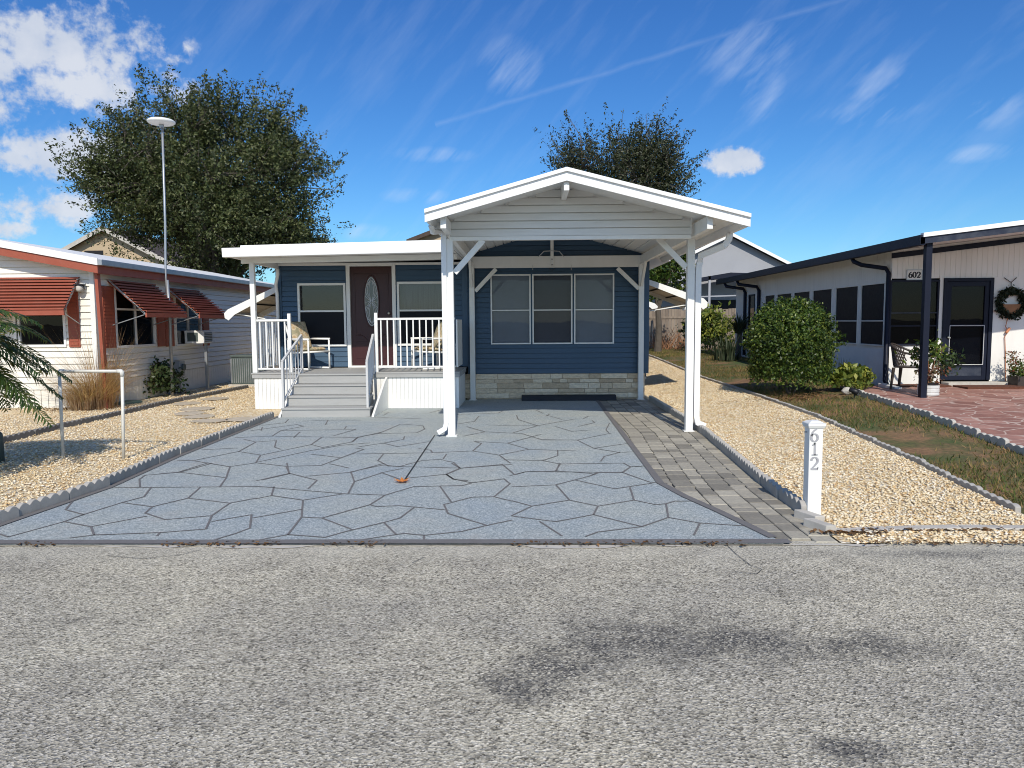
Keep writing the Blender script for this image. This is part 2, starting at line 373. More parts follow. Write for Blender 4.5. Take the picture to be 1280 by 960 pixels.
# painted flagstone drive
m, nt, b = newmat('blue_grey_sprayed_concrete'); v = coords(nt)
vo = N(nt, 'TexVoronoi'); vo.inputs['Scale'].default_value = 110; L(nt, v, vo.inputs['Vector']); sep = N(nt, 'SeparateColor'); L(nt, vo.outputs['Color'], sep.inputs[0])
sp = ramp(nt, sep.outputs[0], [(0, (.205, .232, .238)), (.4, (.298, .331, .337)), (.75, (.37, .406, .408)), (1, (.53, .55, .54))])
big = noise(nt, v, .9, 5, .6)
c = mixc(nt, 1.0, sp, ramp(nt, big, [(.3, (.88, .93, 1.0)), (.7, (1.10, 1.07, 1.0))]), 'MULTIPLY')
tan = ramp(nt, noise(nt, v, 1.7, 6, .7), [(.55, (0, 0, 0)), (.78, (1, 1, 1))]); c = mixc(nt, math_(nt, 'MULTIPLY', tan, .45), c, (.40, .36, .31))
L(nt, c, b.inputs['Base Color']); b.inputs['Roughness'].default_value = .75; b.inputs['Specular IOR Level'].default_value = .3
bump(nt, b, vo.outputs['Distance'], .3, .003); M['drive'] = m
M['joint'] = paint('dark_grey_joint', (.15, .142, .14), .8, .45, 6, dirtcol=(.17, .165, .165))
# pavers
m, nt, b = newmat('grey_brown_pavers'); g = N(nt, 'NewGeometry'); v = coords(nt)
c = ramp(nt, g.outputs['Random Per Island'], [(0, (.20, .185, .155)), (.35, (.28, .26, .22)), (.7, (.34, .315, .26)), (1, (.42, .39, .32))])
c = mixc(nt, 1.0, c, ramp(nt, noise(nt, v, 25, 6, .7), [(.3, (.75, .75, .76)), (.7, (1.15, 1.14, 1.1))]), 'MULTIPLY')
L(nt, c, b.inputs['Base Color']); b.inputs['Roughness'].default_value = .9; bump(nt, b, noise(nt, v, 90, 4), .3, .004); M['paver'] = m
# gravel bed under the loose stones, and the stones
def gravelmat(name, cols, sc_):
    m, nt, b = newmat(name); v = coords(nt); vo = N(nt, 'TexVoronoi'); vo.inputs['Scale'].default_value = sc_; L(nt, v, vo.inputs['Vector'])
    sep = N(nt, 'SeparateColor'); L(nt, vo.outputs['Color'], sep.inputs[0])
    c = ramp(nt, sep.outputs[0], cols); c = mixc(nt, 1.0, c, ramp(nt, vo.outputs['Distance'], [(.0, (1.0, 1.0, 1.0)), (.8, (.8, .76, .7))]), 'MULTIPLY')
    c = mixc(nt, 1.0, c, ramp(nt, noise(nt, v, .8, 5), [(.3, (.85, .83, .8)), (.7, (1.05, 1.05, 1.05))]), 'MULTIPLY')
    L(nt, c, b.inputs['Base Color']); b.inputs['Roughness'].default_value = .9; bump(nt, b, vo.outputs['Distance'], .8, -.02); return m
GC = [(0, (.50, .31, .14)), (.12, (.66, .49, .27)), (.4, (.76, .63, .41)), (.7, (.80, .70, .51)), (1, (.85, .80, .69))]
M['gravel_bed'] = gravelmat('yellow_gravel_bed', GC, 32)
m, nt, b = newmat('yellow_stones'); g = N(nt, 'NewGeometry'); v = coords(nt)
c = ramp(nt, g.outputs['Random Per Island'], GC)
c = mixc(nt, 1.0, c, ramp(nt, noise(nt, v, .9, 5), [(.3, (.88, .85, .80)), (.7, (1.05, 1.04, 1.03))]), 'MULTIPLY')
L(nt, c, b.inputs['Base Color']); b.inputs['Roughness'].default_value = .8; M['pebble'] = m
# lawn, soil
m, nt, b = newmat('patchy_lawn_soil'); v = coords(nt)
n1 = noise(nt, v, 1.1, 7, .65); n2 = noise(nt, v, 18, 5, .7)
c = ramp(nt, n1, [(.36, (.055, .09, .02)), (.5, (.12, .10, .038)), (.58, (.22, .13, .065)), (.75, (.13, .07, .035))])
c = mixc(nt, 1.0, c, ramp(nt, n2, [(.3, (.6, .6, .6)), (.7, (1.35, 1.3, 1.25))]), 'MULTIPLY')
L(nt, c, b.inputs['Base Color']); b.inputs['Roughness'].default_value = .95; bump(nt, b, n2, .6, .03); M['lawn'] = m
M['grass'] = leafmat('grass_blades', [(.06, .10, .02), (.10, .12, .03), (.22, .15, .06), (.28, .18, .09)], .8, .2)
m, nt, b = newmat('red_painted_patio'); v = coords(nt); vo = N(nt, 'TexVoronoi', feature='DISTANCE_TO_EDGE'); vo.inputs['Scale'].default_value = 1.6
v2 = N(nt, 'TexVoronoi'); v2.inputs['Scale'].default_value = 1.6
mp = N(nt, 'Mapping'); mp.inputs['Scale'].default_value = (1.5, 2.1, 0); dn = N(nt, 'TexNoise'); dn.inputs['Scale'].default_value = 2.2; L(nt, v, dn.inputs['Vector']); va = N(nt, 'VectorMath', operation='MULTIPLY_ADD'); va.inputs[1].default_value = (.35, .35, 0); L(nt, dn.outputs['Color'], va.inputs[0]); L(nt, v, va.inputs[2])
L(nt, va.outputs[0], mp.inputs[0]); L(nt, mp.outputs[0], vo.inputs['Vector']); L(nt, mp.outputs[0], v2.inputs['Vector'])
sep = N(nt, 'SeparateColor'); L(nt, v2.outputs['Color'], sep.inputs[0])
c = ramp(nt, sep.outputs[0], [(0, (.24, .11, .085)), (.5, (.32, .155, .12)), (1, (.42, .23, .185))])
c = mixc(nt, 1.0, c, ramp(nt, noise(nt, v, 6, 6, .7), [(.3, (.75, .75, .76)), (.7, (1.15, 1.14, 1.12))]), 'MULTIPLY')
jf = ramp(nt, vo.outputs['Distance'], [(.014, (1, 1, 1)), (.026, (0, 0, 0))]); c = mixc(nt, jf, c, (.50, .38, .32))
L(nt, c, b.inputs['Base Color']); b.inputs['Roughness'].default_value = .7; M['patio'] = m
# stone veneer skirting
m, nt, b = newmat('cream_stone_veneer'); g = N(nt, 'NewGeometry'); v = coords(nt)
c = ramp(nt, g.outputs['Random Per Island'], [(0, (.54, .42, .29)), (.5, (.77, .64, .47)), (1, (.86, .76, .60))])
c = mixc(nt, 1.0, c, ramp(nt, noise(nt, coords(nt, (1, 1, 3)), 9, 6, .7), [(.3, (.72, .70, .68)), (.7, (1.15, 1.13, 1.1))]), 'MULTIPLY')
L(nt, c, b.inputs['Base Color']); b.inputs['Roughness'].default_value = .9; bump(nt, b, noise(nt, v, 30, 6, .7), .7, .02); M['stone'] = m
M['oak'] = leafmat('oak_leaves', [(.024, .036, .012), (.046, .062, .021), (.074, .092, .032), (.14, .145, .072)], .5, .15)
M['oak_thin'] = leafmat('sparse_oak_leaves', [(.024, .033, .014), (.038, .05, .022), (.055, .064, .032), (.10, .10, .07)], .55, .2)
M['box_leaf'] = leafmat('glossy_shrub_leaves', [(.018, .040, .010), (.04, .075, .015), (.075, .125, .022), (.17, .20, .04)], .4, .25)
M['dark_leaf'] = leafmat('dark_shrub_leaves', [(.018, .035, .014), (.035, .06, .022), (.06, .085, .035)], .45, .2)
M['lime_leaf'] = leafmat('yellow_green_leaves', [(.06, .10, .02), (.16, .20, .04), (.30, .30, .06)], .5, .3)
M['spike_leaf'] = leafmat('spiky_leaves', [(.025, .04, .022), (.05, .07, .04), (.085, .10, .06)], .5, .15)
M['palm'] = leafmat('palm_leaflets', [(.03, .065, .018), (.055, .105, .028), (.10, .15, .045), (.24, .20, .07)], .4, .35)
M['drygrass'] = leafmat('dry_ornamental_grass', [(.34, .18, .10), (.52, .33, .20), (.66, .50, .34), (.28, .14, .08)], .8, .4)
M['redleaf'] = leafmat('reddish_leaves', [(.16, .05, .03), (.22, .08, .05), (.08, .10, .03), (.36, .24, .20)], .5, .2)
M['orange_leaf'] = leafmat('dry_orange_leaf', [(.42, .13, .03), (.55, .20, .05)], .7, .2)
M['litter'] = leafmat('leaf_litter', [(.10, .05, .025), (.20, .11, .05), (.07, .05, .03)], .9, .1)
M['whitepot'] = paint('white_glazed_pot', (.62, .62, .60), .4, .15, 6)
M['mulch'] = paint('red_mulch', (.12, .045, .025), .95, .4, 20, fine=.8)
M['green_lid'] = paint('green_plastic_lid', (.14, .22, .18), .6, .2, 6)
M['cord'] = paint('orange_cord', (.50, .20, .10), .5, .1, 6)
M['number_ink'] = paint('black_number', (.02, .02, .022), .5, .1, 6)
M['fins'] = paint('grey_green_fins', (.085, .11, .105), .5, .2, 6)
# ------------------------------------------------------------------ ground
def gridmesh(xs, ys, off, name, mat):
    X, Y = np.meshgrid(xs, ys); Z = H(X, Y) + off; nx, ny = len(xs), len(ys)
    v = np.stack([X, Y, Z], -1).reshape(-1, 3); f = [(j * nx + i, j * nx + i + 1, (j + 1) * nx + i + 1, (j + 1) * nx + i) for j in range(ny - 1) for i in range(nx - 1)]
    me = bpy.data.meshes.new(name); me.from_pydata(v.tolist(), [], f); me.materials.append(mat)
    o = bpy.data.objects.new(name, me); COL.objects.link(o); return kind(o, 'structure')
xs = [-1500, -400, -120, -60, -30, -15, -8, -4, 0, 2] + list(np.arange(2.6, 7, .3)) + [7.2, 9, 12, 16, 25, 60, 120, 400, 1500]
ys = [-1500, -400, -120, -60, -30, -15, -6, 0, 4] + list(np.arange(5.6, 30, .6)) + [31, 33, 35, 40, 60, 120, 400, 1500]
gridmesh(xs, ys, -.03, 'ground', M['lawn'])
def ruled(name, ys, xl, xr, nx, off, mat):
    mb = MB(); rows = []
    for y in ys:
        a, b_ = xl(y), xr(y); rows.append([(a + (b_ - a) * i / nx, y) for i in range(nx + 1)])
    vs = [(x, y, h1(x, y) + off) for r in rows for x, y in r]; n = nx + 1
    mb.add(vs, [(j * n + i, j * n + i + 1, (j + 1) * n + i + 1, (j + 1) * n + i) for j in range(len(ys) - 1) for i in range(nx)])
    return mb.build(name, mat)
def pl(pts):
    pts = sorted([(p.y, p.x) for p in pts]); yy = [p[0] for p in pts]; xx = [p[1] for p in pts]
    return lambda y: float(np.interp(y, yy, xx))
YF = 5.34
Lp = [G(0, 656), G(131, 611), G(219, 571.5), G(348, 520)]
e = Lp[0] + (Lp[0] - Lp[1]) * 1.2; Lp = [e] + Lp + [Vector((Lp[-1].x, 15.45, 0))]
xl = pl(Lp)
Rp = [G(970, 672), G(905, 641), G(862, 622), G(830, 605), G(752, 505)]; Rp = Rp + [Vector((Rp[-1].x, 15.45, 0))]
xr = pl(Rp)
def road_edge(x): return YF + .0
mb = MB(); n = 120
for i in range(n):
    a = -9 + 18 * i / n; b_ = -9 + 18 * (i + 1) / n
    ja = lambda x: YF + .06 + .05 * math.sin(x * 3.1) * math.sin(x * 1.3 + 1) + .03 * math.sin(x * 9.7)
    mb.quad((a, -4.6, -.008), (b_, -4.6, -.008), (b_, ja(b_), -.008), (a, ja(a), -.008))
mb.quad((-300, -4.6, -.008), (-9, -4.6, -.008), (-9, YF, -.008), (-300, YF, -.008)); mb.quad((9, -4.6, -.008), (300, -4.6, -.008), (300, YF, -.008), (9, YF, -.008))
kind(mb.build('road', M['asphalt']), 'structure')
yy = sorted(set(list(np.arange(YF - .04, 15.45, .4)) + [p.y for p in Rp[1:-1]] + [p.y for p in Lp[1:-1]] + [15.45]))
kind(ruled('driveway', [y for y in yy if y >= YF - .04], xl, xr, 6, .006, M['drive']), 'structure')
def strip(mb, pts, w, z):
    pts = [Vector((p[0], p[1], 0)) for p in pts]
    for i in range(len(pts) - 1):
        a, b_ = pts[i], pts[i + 1]; d = (b_ - a)
        if d.length < 1e-4: continue
        d.normalize(); s = Vector((-d.y, d.x, 0)) * w / 2; a2, b3 = a - d * w * .3, b_ + d * w * .3
        zz = z + (i % 2) * .0006
        q = [a2 - s, b3 - s, b3 + s, a2 + s]; mb.quad(*[(p.x, p.y, h1(p.x, p.y) + zz) for p in q])
JT = [((0, 580, 4), [[(0, 355), (40, 370), (155, 432)], [(40, 370), (320, 293), (415, 258), (610, 197), (720, 168), (755, 122)], [(370, 182), (328, 233), (420, 258)], [(320, 293), (455, 318), (470, 360)],
  [(125, 412), (350, 375), (470, 360), (800, 348), (1030, 330), (1060, 262), (1150, 200)], [(455, 318), (735, 265)], [(610, 197), (762, 218), (940, 175), (1000, 122)], [(762, 218), (725, 250), (825, 283), (1055, 263)],
  [(940, 175), (1150, 200), (1280, 175)], [(800, 348), (785, 365), (795, 415)], [(795, 393), (1060, 388), (1180, 352), (1250, 325), (1258, 258)], [(1060, 292), (1258, 258)], [(1180, 352), (1240, 405)],
  [(560, 120), (720, 121), (1280, 117)], [(725, 60), (697, 80), (700, 118)], [(725, 60), (900, 45), (1060, 0)], [(900, 45), (1130, 72)], [(1050, 0), (1150, 18), (1130, 75), (1100, 117)]]),
 ((320, 580, 4), [[(-20, 275), (225, 232)], [(235, 188), (228, 270), (160, 358)], [(0, 115), (440, 153), (645, 160), (790, 117), (1030, 112), (1080, 98), (1240, 78)], [(90, 118), (78, 162), (235, 185), (440, 153)], [(0, 178), (78, 162)],
  [(0, 388), (160, 358), (345, 372), (440, 345), (640, 297), (720, 275), (790, 222)], [(230, 270), (330, 275), (570, 208), (645, 160)], [(330, 275), (480, 332)], [(345, 372), (335, 395)], [(570, 208), (600, 217), (720, 213), (940, 233)],
  [(640, 297), (700, 357)], [(520, 385), (740, 352), (840, 362), (1030, 342), (1155, 312), (1280, 285)], [(840, 362), (840, 382)], [(1155, 312), (960, 252), (940, 207), (1080, 170), (1190, 168), (1270, 103), (1240, 78)],
  [(920, 115), (975, 192)], [(1190, 168), (1280, 190)], [(0, 88), (165, 50), (305, 85), (262, 127)], [(155, 0), (165, 50)], [(250, 65), (475, 45), (640, 0)], [(475, 45), (492, 92), (462, 150)], [(492, 92), (630, 48), (720, 80)],
  [(750, 75), (950, 55), (1020, 25), (1280, 5)], [(950, 55), (990, 80), (1080, 98)], [(1230, 5), (1280, 45)], [(980, 0), (1020, 25)]]),
 ((640, 580, 4), [[(-10, 62), (70, 42), (430, 45), (550, 45), (690, 95), (775, 100)], [(0, 118), (220, 108), (385, 65), (430, 45)], [(240, 0), (220, 40)], [(560, 0), (592, 18), (552, 45)], [(592, 18), (690, 12)], [(220, 108), (288, 185), (100, 215), (0, 188)],
  [(320, 85), (515, 128), (700, 100)], [(288, 185), (430, 215), (408, 258)], [(430, 215), (610, 185), (590, 122)], [(610, 185), (720, 208), (770, 203), (815, 190), (940, 190)], [(770, 203), (782, 272), (650, 318), (408, 258), (220, 293), (0, 265)],
  [(100, 215), (0, 262)], [(140, 293), (250, 365)], [(650, 318), (430, 345), (370, 367)], [(782, 272), (940, 300), (910, 360)], [(940, 300), (1220, 318)]]),
 ((200, 505, 4.571), [[(100, 325), (185, 327), (395, 362)], [(0, 402), (105, 393), (275, 340)], [(200, 325), (450, 275), (550, 220), (480, 205)], [(240, 265), (440, 255)],
  [(450, 275), (575, 295), (548, 340), (395, 362)], [(548, 340), (720, 360), (740, 403), (590, 437)], [(550, 220), (665, 212), (655, 250), (690, 262)], [(580, 295), (865, 235), (925, 192)], [(865, 235), (940, 255)],
  [(720, 360), (920, 355), (1165, 262), (1120, 255)], [(970, 345), (1080, 370)], [(560, 335), (860, 270), (1030, 240), (1200, 225)], [(860, 290), (1030, 310)], [(430, 195), (640, 187), (690, 155), (1120, 148)], [(800, 162), (765, 195)], [(520, 155), (780, 120), (820, 130), (690, 155)],
  [(585, 135), (578, 155)], [(735, 90), (715, 110), (580, 125)], [(960, 95), (945, 122)], [(820, 100), (960, 95), (1150, 95)], [(1065, 130), (1055, 145)], [(1120, 148), (990, 185)], [(640, 187), (1130, 195), (1280, 160)], [(1130, 195), (1100, 220), (940, 250)]]),
 ((440, 500, 4.571), [[(-10, 415), (180, 375), (265, 385), (400, 350), (520, 342), (540, 313)], [(180, 312), (148, 350), (210, 382), (620, 393)], [(165, 420), (290, 395)],
  [(620, 395), (580, 360), (525, 350)], [(540, 430), (620, 395)], [(540, 430), (580, 458), (660, 465)], [(0, 312), (460, 305), (450, 290), (380, 280)], [(460, 305), (690, 295), (740, 252), (700, 240)], [(690, 295), (840, 318), (905, 365)], [(620, 393), (860, 372), (930, 432)],
  [(930, 432), (990, 415), (1180, 410)], [(870, 345), (1090, 350), (1175, 322), (1175, 292)], [(1090, 350), (1190, 370), (1165, 408)], [(840, 318), (1010, 285), (1280, 295)], [(890, 250), (1010, 285)], [(700, 240), (890, 250), (1080, 200)],
  [(0, 240), (35, 215), (150, 195), (280, 140), (405, 150), (415, 170), (370, 190), (150, 195)], [(300, 210), (295, 228), (180, 250), (260, 270), (450, 240)], [(40, 270), (180, 250)], [(635, 210), (760, 185), (655, 155)], [(725, 95), (700, 125), (600, 140)],
  [(760, 185), (970, 195), (1090, 232), (1280, 232)], [(940, 90), (950, 115), (1060, 150), (920, 190)], [(1060, 150), (1280, 110)], [(770, 145), (920, 150), (1060, 150)], [(1110, 95), (1130, 82)], [(445, 75), (520, 55)], [(210, 72), (180, 90)], [(0, 95), (240, 105), (390, 110)], [(860, 65), (835, 78), (600, 85)], [(1050, 60), (1090, 78)]]),
 ((600, 490, 4.571), [[(430, 200), (525, 228), (630, 220)], [(740, 180), (720, 220), (735, 235)], [(590, 155), (620, 140), (680, 140)], [(640, 165), (655, 178), (560, 200)], [(380, 135), (470, 160)], [(555, 278), (750, 238)], [(555, 278), (650, 325), (800, 350)], [(650, 325), (870, 293)],
  [(690, 400), (710, 372), (800, 348), (900, 345)], [(360, 275), (555, 278)], [(445, 415), (820, 410), (860, 432), (815, 465)], [(860, 432), (980, 425)], [(640, 480), (680, 465), (815, 465)], [(455, 415), (435, 455), (640, 470)]])]
mb = MB()
for (ox, oy, s), lines in JT:
    for ln in lines: strip(mb, [G(ox + x / s, oy + y / s)[:2] for x, y in ln if G(ox + x / s, oy + y / s).y > YF + .02], .017, .0095)
kind(mb.build('driveway_joints', M['joint']), 'structure')
mb = MB(); strip(mb, [(xr(y) - .035, y) for y in [p.y for p in Rp]], .075, .0125)
strip(mb, [(x, YF + .012) for x in np.linspace(-6.3, xr(YF) + .03, 40)], .10, .0125)
strip(mb, [(xl(y) + .04, y) for y in [p.y for p in Lp]], .06, .0125)
kind(mb.build('driveway_border', M['joint']), 'structure')
mb = MB(); strip(mb, [G(543.5, 545)[:2], G(506, 601)[:2]], .014, .015); kind(mb.build('control_joint', M['black']), 'structure')
mb = MB()
for ln in [[(905, 677), (920, 692), (938, 706), (953, 711), (946, 717), (920, 714)], [(135, 694), (180, 698), (225, 693), (250, 687)], [(515, 703), (530, 696)]]:
    strip(mb, [G(x, y)[:2] for x, y in ln], .0045, -.0015)
kind(mb.build('road_cracks', M['black']), 'structure')
# paver strip right of the drive: courses of mixed lengths
xe = pl([G(1030, 666), G(955, 611), G(875, 541), G(806, 498), Vector((2.5, 16, 0))])
kind(ruled('paver_path_bed', list(np.arange(YF + .02, 15.45, .5)) + [15.45], lambda y: xr(y) - .1, lambda y: xe(y) + .02, 3, -.02, M['dark_edging']), 'structure')
mb = MB(); x = .9; cx = 0
courses = [.20, .15, .20, .15, .20]
x = .75; k = 0
while x < 2.75:
    wd = courses[k % 5]; k += 1; y = YF + random.uniform(0, .15)
    while y < 15.4:
        ln = random.choice([.15, .2, .2, .3]); yc = y + ln / 2; sk = (xe(yc) - 2.5) * 1.0
        xa, xb = x + sk, x + sk + wd
        if xb > xr(yc) - .05 and (xa + xb) / 2 < xe(yc) + .03:
            dz = random.uniform(-.003, .002); g_ = .004; t = .006
            xb2 = min(xb, xe(yc) + .02); z1 = .002 + dz
            p = [(xa + g_, y + g_, -.05), (xb2 - g_, y + g_, -.05), (xb2 - g_, y + ln - g_, -.05), (xa + g_, y + ln - g_, -.05)]
            q = [(xa + g_ + t, y + g_ + t, z1), (xb2 - g_ - t, y + g_ + t, z1), (xb2 - g_ - t, y + ln - g_ - t, z1), (xa + g_ + t, y + ln - g_ - t, z1)]
            r_ = [(a[0], a[1], z1 - t) for a in p]
            o = len(mb.v); mb.v += p + r_ + q
            for i in range(4):
                j = (i + 1) % 4; mb.f += [(o + i, o + j, o + 4 + j, o + 4 + i), (o + 4 + i, o + 4 + j, o + 8 + j, o + 8 + i)]
            mb.f.append((o + 8, o + 9, o + 10, o + 11))
        y += ln
    x += wd
kind(mb.build('paver_path', M['paver']), 'structure')
# gravel beds
XG2 = pl([G(1280, 643), G(1205, 607), G(1133, 571), G(1072, 544), G(1021, 521), G(953, 497), G(877, 472), G(815, 446)])
XG = lambda y: XG2(y) if y < 27 else XG2(27)
ygr = list(np.arange(YF + .01, 27, .45))
kind(ruled('gravel_bed', ygr, lambda y: xe(y) + .03 if y < 15.5 else 2.45, XG, 8, -.004, M['gravel_bed']), 'structure')
kind(ruled('gravel_bed', list(np.arange(YF, 27, .8)), lambda y: -16.0, lambda y: xl(y) if y < 12.7 else -4.3, 14, -.006, M['gravel_bed']), 'structure')
def pebbles(name, xy, size):
    n = len(xy); z = H(xy[:, 0], xy[:, 1]); s = size * RNG.uniform(.55, 1.25, n)
    base = np.array([[1, 0, 0], [0, 1, 0], [-1, 0, 0], [0, -1, 0], [0, 0, .75], [0, 0, -.5]], float)
    v = np.repeat(base[None], n, 0) * RNG.uniform(.65, 1.25, (n, 6, 1)) * np.stack([RNG.uniform(.8, 1.4, n), RNG.uniform(.6, 1, n), RNG.uniform(.5, .9, n)], 1)[:, None, :]
    a = RNG.uniform(0, 6.283, n); c_, s_ = np.cos(a), np.sin(a); t = RNG.normal(0, .3, n)
    x, y, zz = v[..., 0] * c_[:, None] - v[..., 1] * s_[:, None], v[..., 0] * s_[:, None] + v[..., 1] * c_[:, None], v[..., 2] + v[..., 0] * t[:, None]
    v = np.stack([x, y, zz], -1) * s[:, None, None]; v += np.stack([xy[:, 0], xy[:, 1], z + s * .25], 1)[:, None, :]
    tri = np.array([[0, 1, 4], [1, 2, 4], [2, 3, 4], [3, 0, 4], [1, 0, 5], [2, 1, 5], [3, 2, 5], [0, 3, 5]], np.int32)
    me = bpy.data.meshes.new(name); me.vertices.add(n * 6); me.vertices.foreach_set('co', v.astype(np.float32).ravel())
    f = (tri[None] + (np.arange(n, dtype=np.int32) * 6)[:, None, None]).reshape(-1, 3)
    me.loops.add(f.size); me.loops.foreach_set('vertex_index', f.ravel()); me.polygons.add(len(f))
    me.polygons.foreach_set('loop_start', np.arange(0, f.size, 3, dtype=np.int32)); me.polygons.foreach_set('loop_total', np.full(len(f), 3, np.int32))
    me.update(calc_edges=True); me.materials.append(M['pebble'])
    o = bpy.data.objects.new(name, me); COL.objects.link(o); return kind(o, 'stuff')
def scatter(n, x0, x1, y0, y1, test, power=1.0):
    u = RNG.uniform(0, 1, n) ** power; y = y0 + (y1 - y0) * u; x = RNG.uniform(x0, x1, n)
    ok = np.array([test(a, b_) for a, b_ in zip(x, y)]); return np.stack([x, y], 1)[ok]
pr = scatter(52000, 2.2, 5.2, 5.6, 24, lambda a, b_: (xe(b_) + .06 if b_ < 15.4 else 2.5) < a < XG(b_) - .04, 1.35)
pebbles('gravel', pr, .017)
plf = scatter(60000, -9.5, -2, 5.4, 20, lambda a, b_: a < (xl(b_) - .06 if b_ < 12.7 else -5.2) and a > -.74 * b_ - .3 and not (a < -8.2 and b_ > 14.2), 1.2)
pebbles('gravel', plf, .017)
pf = scatter(2600, 2.2, 7, 5.33, 5.66, lambda a, b_: RNG.uniform() < .8 and a > xe(5.6) + .1); pebbles('gravel', pf, .018)
# patio of the neighbour, lawn blades
XP = pl([G(1285, 566), G(1180, 527), G(1075, 491.5)]); yp0, yp1 = 6.5, 14.5
pys = list(np.arange(yp0, 14.5, .4)) + [14.55]
_pa, _pb = G(1285, 566), G(1075, 491.5)
def XPx(y):
    a, b_ = _pa, _pb; return a.x + (b_.x - a.x) * (y - a.y) / (b_.y - a.y)
kind(ruled('patio', pys, XPx, lambda y: 16.0, 14, .012, M['patio']), 'structure')
gx = scatter(42000, 4.2, 7.2, 5.7, 30, lambda a, b_: XG(b_) + .06 < a < (XPx(b_) - .04 if b_ < 14.5 else 6.9), 1.3)
gx = gx[(np.sin(gx[:, 0] * 2.1 + gx[:, 1] * .8) + np.sin(gx[:, 1] * 1.7 - gx[:, 0]) + RNG.normal(0, .5, len(gx))) > -.5]
gx = np.concatenate([gx, scatter(5000, 2.6, 7, 24, 33, lambda a, b_: True)])
n = len(gx); a = RNG.uniform(0, 6.283, n); hgt = RNG.uniform(.015, .05, n); z = H(gx[:, 0], gx[:, 1]) - .03
b0 = np.stack([gx[:, 0], gx[:, 1], z], 1); du = np.stack([np.cos(a), np.sin(a), np.zeros(n)], 1)
tip = b0 + np.stack([RNG.normal(0, .03, n), RNG.normal(0, .03, n), hgt + .02], 1)
kind(fastmesh('grass', np.stack([b0 - du * .007, b0 + du * .007, tip], 1), 3, M['grass']), 'stuff')
mb = MB(); xs_ = np.linspace(-6.3, 2.6, 170); yl_ = [YF - .035 - .05 * max(0, math.sin(x * 2.3 + .5) + .6 * math.sin(x * 5.9) + .4 * math.sin(x * 13.7)) - random.uniform(0, .012) for x in xs_]
for i in range(len(xs_) - 1): mb.quad((xs_[i], yl_[i], -.0035), (xs_[i + 1], yl_[i + 1], -.0035), (xs_[i + 1], YF - .02, -.002), (xs_[i], YF - .02, -.002))
kind(mb.build('road_lip', M['pale_concrete']), 'structure')
# flat kerb of pale concrete at the road end of the right gravel bed
mb = MB()
cpts = [G(1030, 666), G(1110, 662), G(1200, 660), G(1290, 661)]
for i in range(3): mb.beam((cpts[i].x, cpts[i].y, -.018), (cpts[i + 1].x - .01, cpts[i + 1].y, -.018), .10, .07)
kind(mb.build('curb', M['pale_concrete'], bevel=.01), 'structure')
# ------------------------------------------------------------------ scalloped edging blocks
def edging_mesh(length, hgt, th, nsc):
    prof = [(-length / 2 + .004, -.06)]; step = (length - .008) / nsc
    for k in range(nsc):
        x0 = -length / 2 + .004 + k * step
        for q in range(9):
            t = q / 8; prof.append((x0 + step * t, hgt * .68 + hgt * .32 * math.sin(math.pi * t)))
    prof.append((length / 2 - .004, -.06))
    mb = MB().prism([(p[0], -th / 2, p[1]) for p in prof], (0, th, 0)); return mb
def edging_run(pts, length, hgt, th, nsc, mat, label, group, off=0):
    pts = [Vector((p[0], p[1], 0)) for p in pts]; seg = [(pts[i + 1] - pts[i]).length for i in range(len(pts) - 1)]; tot = sum(seg); s = length / 2; first = None
    def at(s):
        for i, q in enumerate(seg):
            if s <= q or i == len(seg) - 1: return pts[i] + (pts[i + 1] - pts[i]) * (s / q)
            s -= q
    while s < tot:
        p, q = at(max(0, s - .1)), at(min(tot, s + .1)); a = math.atan2(q.y - p.y, q.x - p.x); c = at(s)
        if first is None:
            o = edging_mesh(length, hgt, th, nsc).build('edging_block', mat, bevel=.006); tag(o, label, 'edging block', group); first = o
        else: o = first.copy(); COL.objects.link(o)
        o.location = (c.x, c.y, h1(c.x, c.y) + off); o.rotation_euler = (random.uniform(-.05, .05), random.uniform(-.015, .015), a + random.uniform(-.02, .02)); s += length
edging_run([(xl(y) - .04, y) for y in np.linspace(5.5, 12.62, 14)], .6, .11, .05, 5, M['concrete'], 'scalloped grey concrete edging block along the left edge of the blue driveway', 'scalloped edging along the left side of the driveway')
edging_run([G(-70, 572)[:2], G(0, 554.5)[:2], G(75, 536)[:2], G(156, 517.5)[:2], G(221, 502.5)[:2], G(316, 484)[:2]], .6, .09, .05, 5, M['dark_edging'], 'dark scalloped edging block crossing the gravel in front of the cream house', 'dark scalloped edging in the left gravel')
edging_run([(xe(y) + .035, y) for y in np.linspace(6.1, 15.3, 12)], .6, .115, .055, 5, M['concrete'], 'scalloped grey edging block between the paver path and the yellow gravel', 'scalloped edging along the paver path')
edging_run([(XG(y), y) for y in np.linspace(6.2, 26, 30)], .6, .05, .05, 5, M['concrete'], 'low grey edging block between the yellow gravel and the brown lawn', 'low edging between gravel and lawn')
edging_run([(XPx(y) - .03, y) for y in np.linspace(7, 13.4, 12)], .6, .07, .05, 4, M['pale_concrete'], 'small pale scalloped edging block along the red patio', 'pale edging along the red patio')
for px in (1011, 1024):
    q = G(px, 640 + (px - 1000) * .9)
    o = MB().box(-.05, .05, -.12, .12, -.02, .05).build('edging_brick', M['pale_concrete'], bevel=.006); o.location = (q.x, q.y, .01); o.rotation_euler = (0, .1, R(22))
    tag(o, 'pale edging brick laid in the gap at the foot of the white number post', 'brick', 'bricks at the foot of the number post')
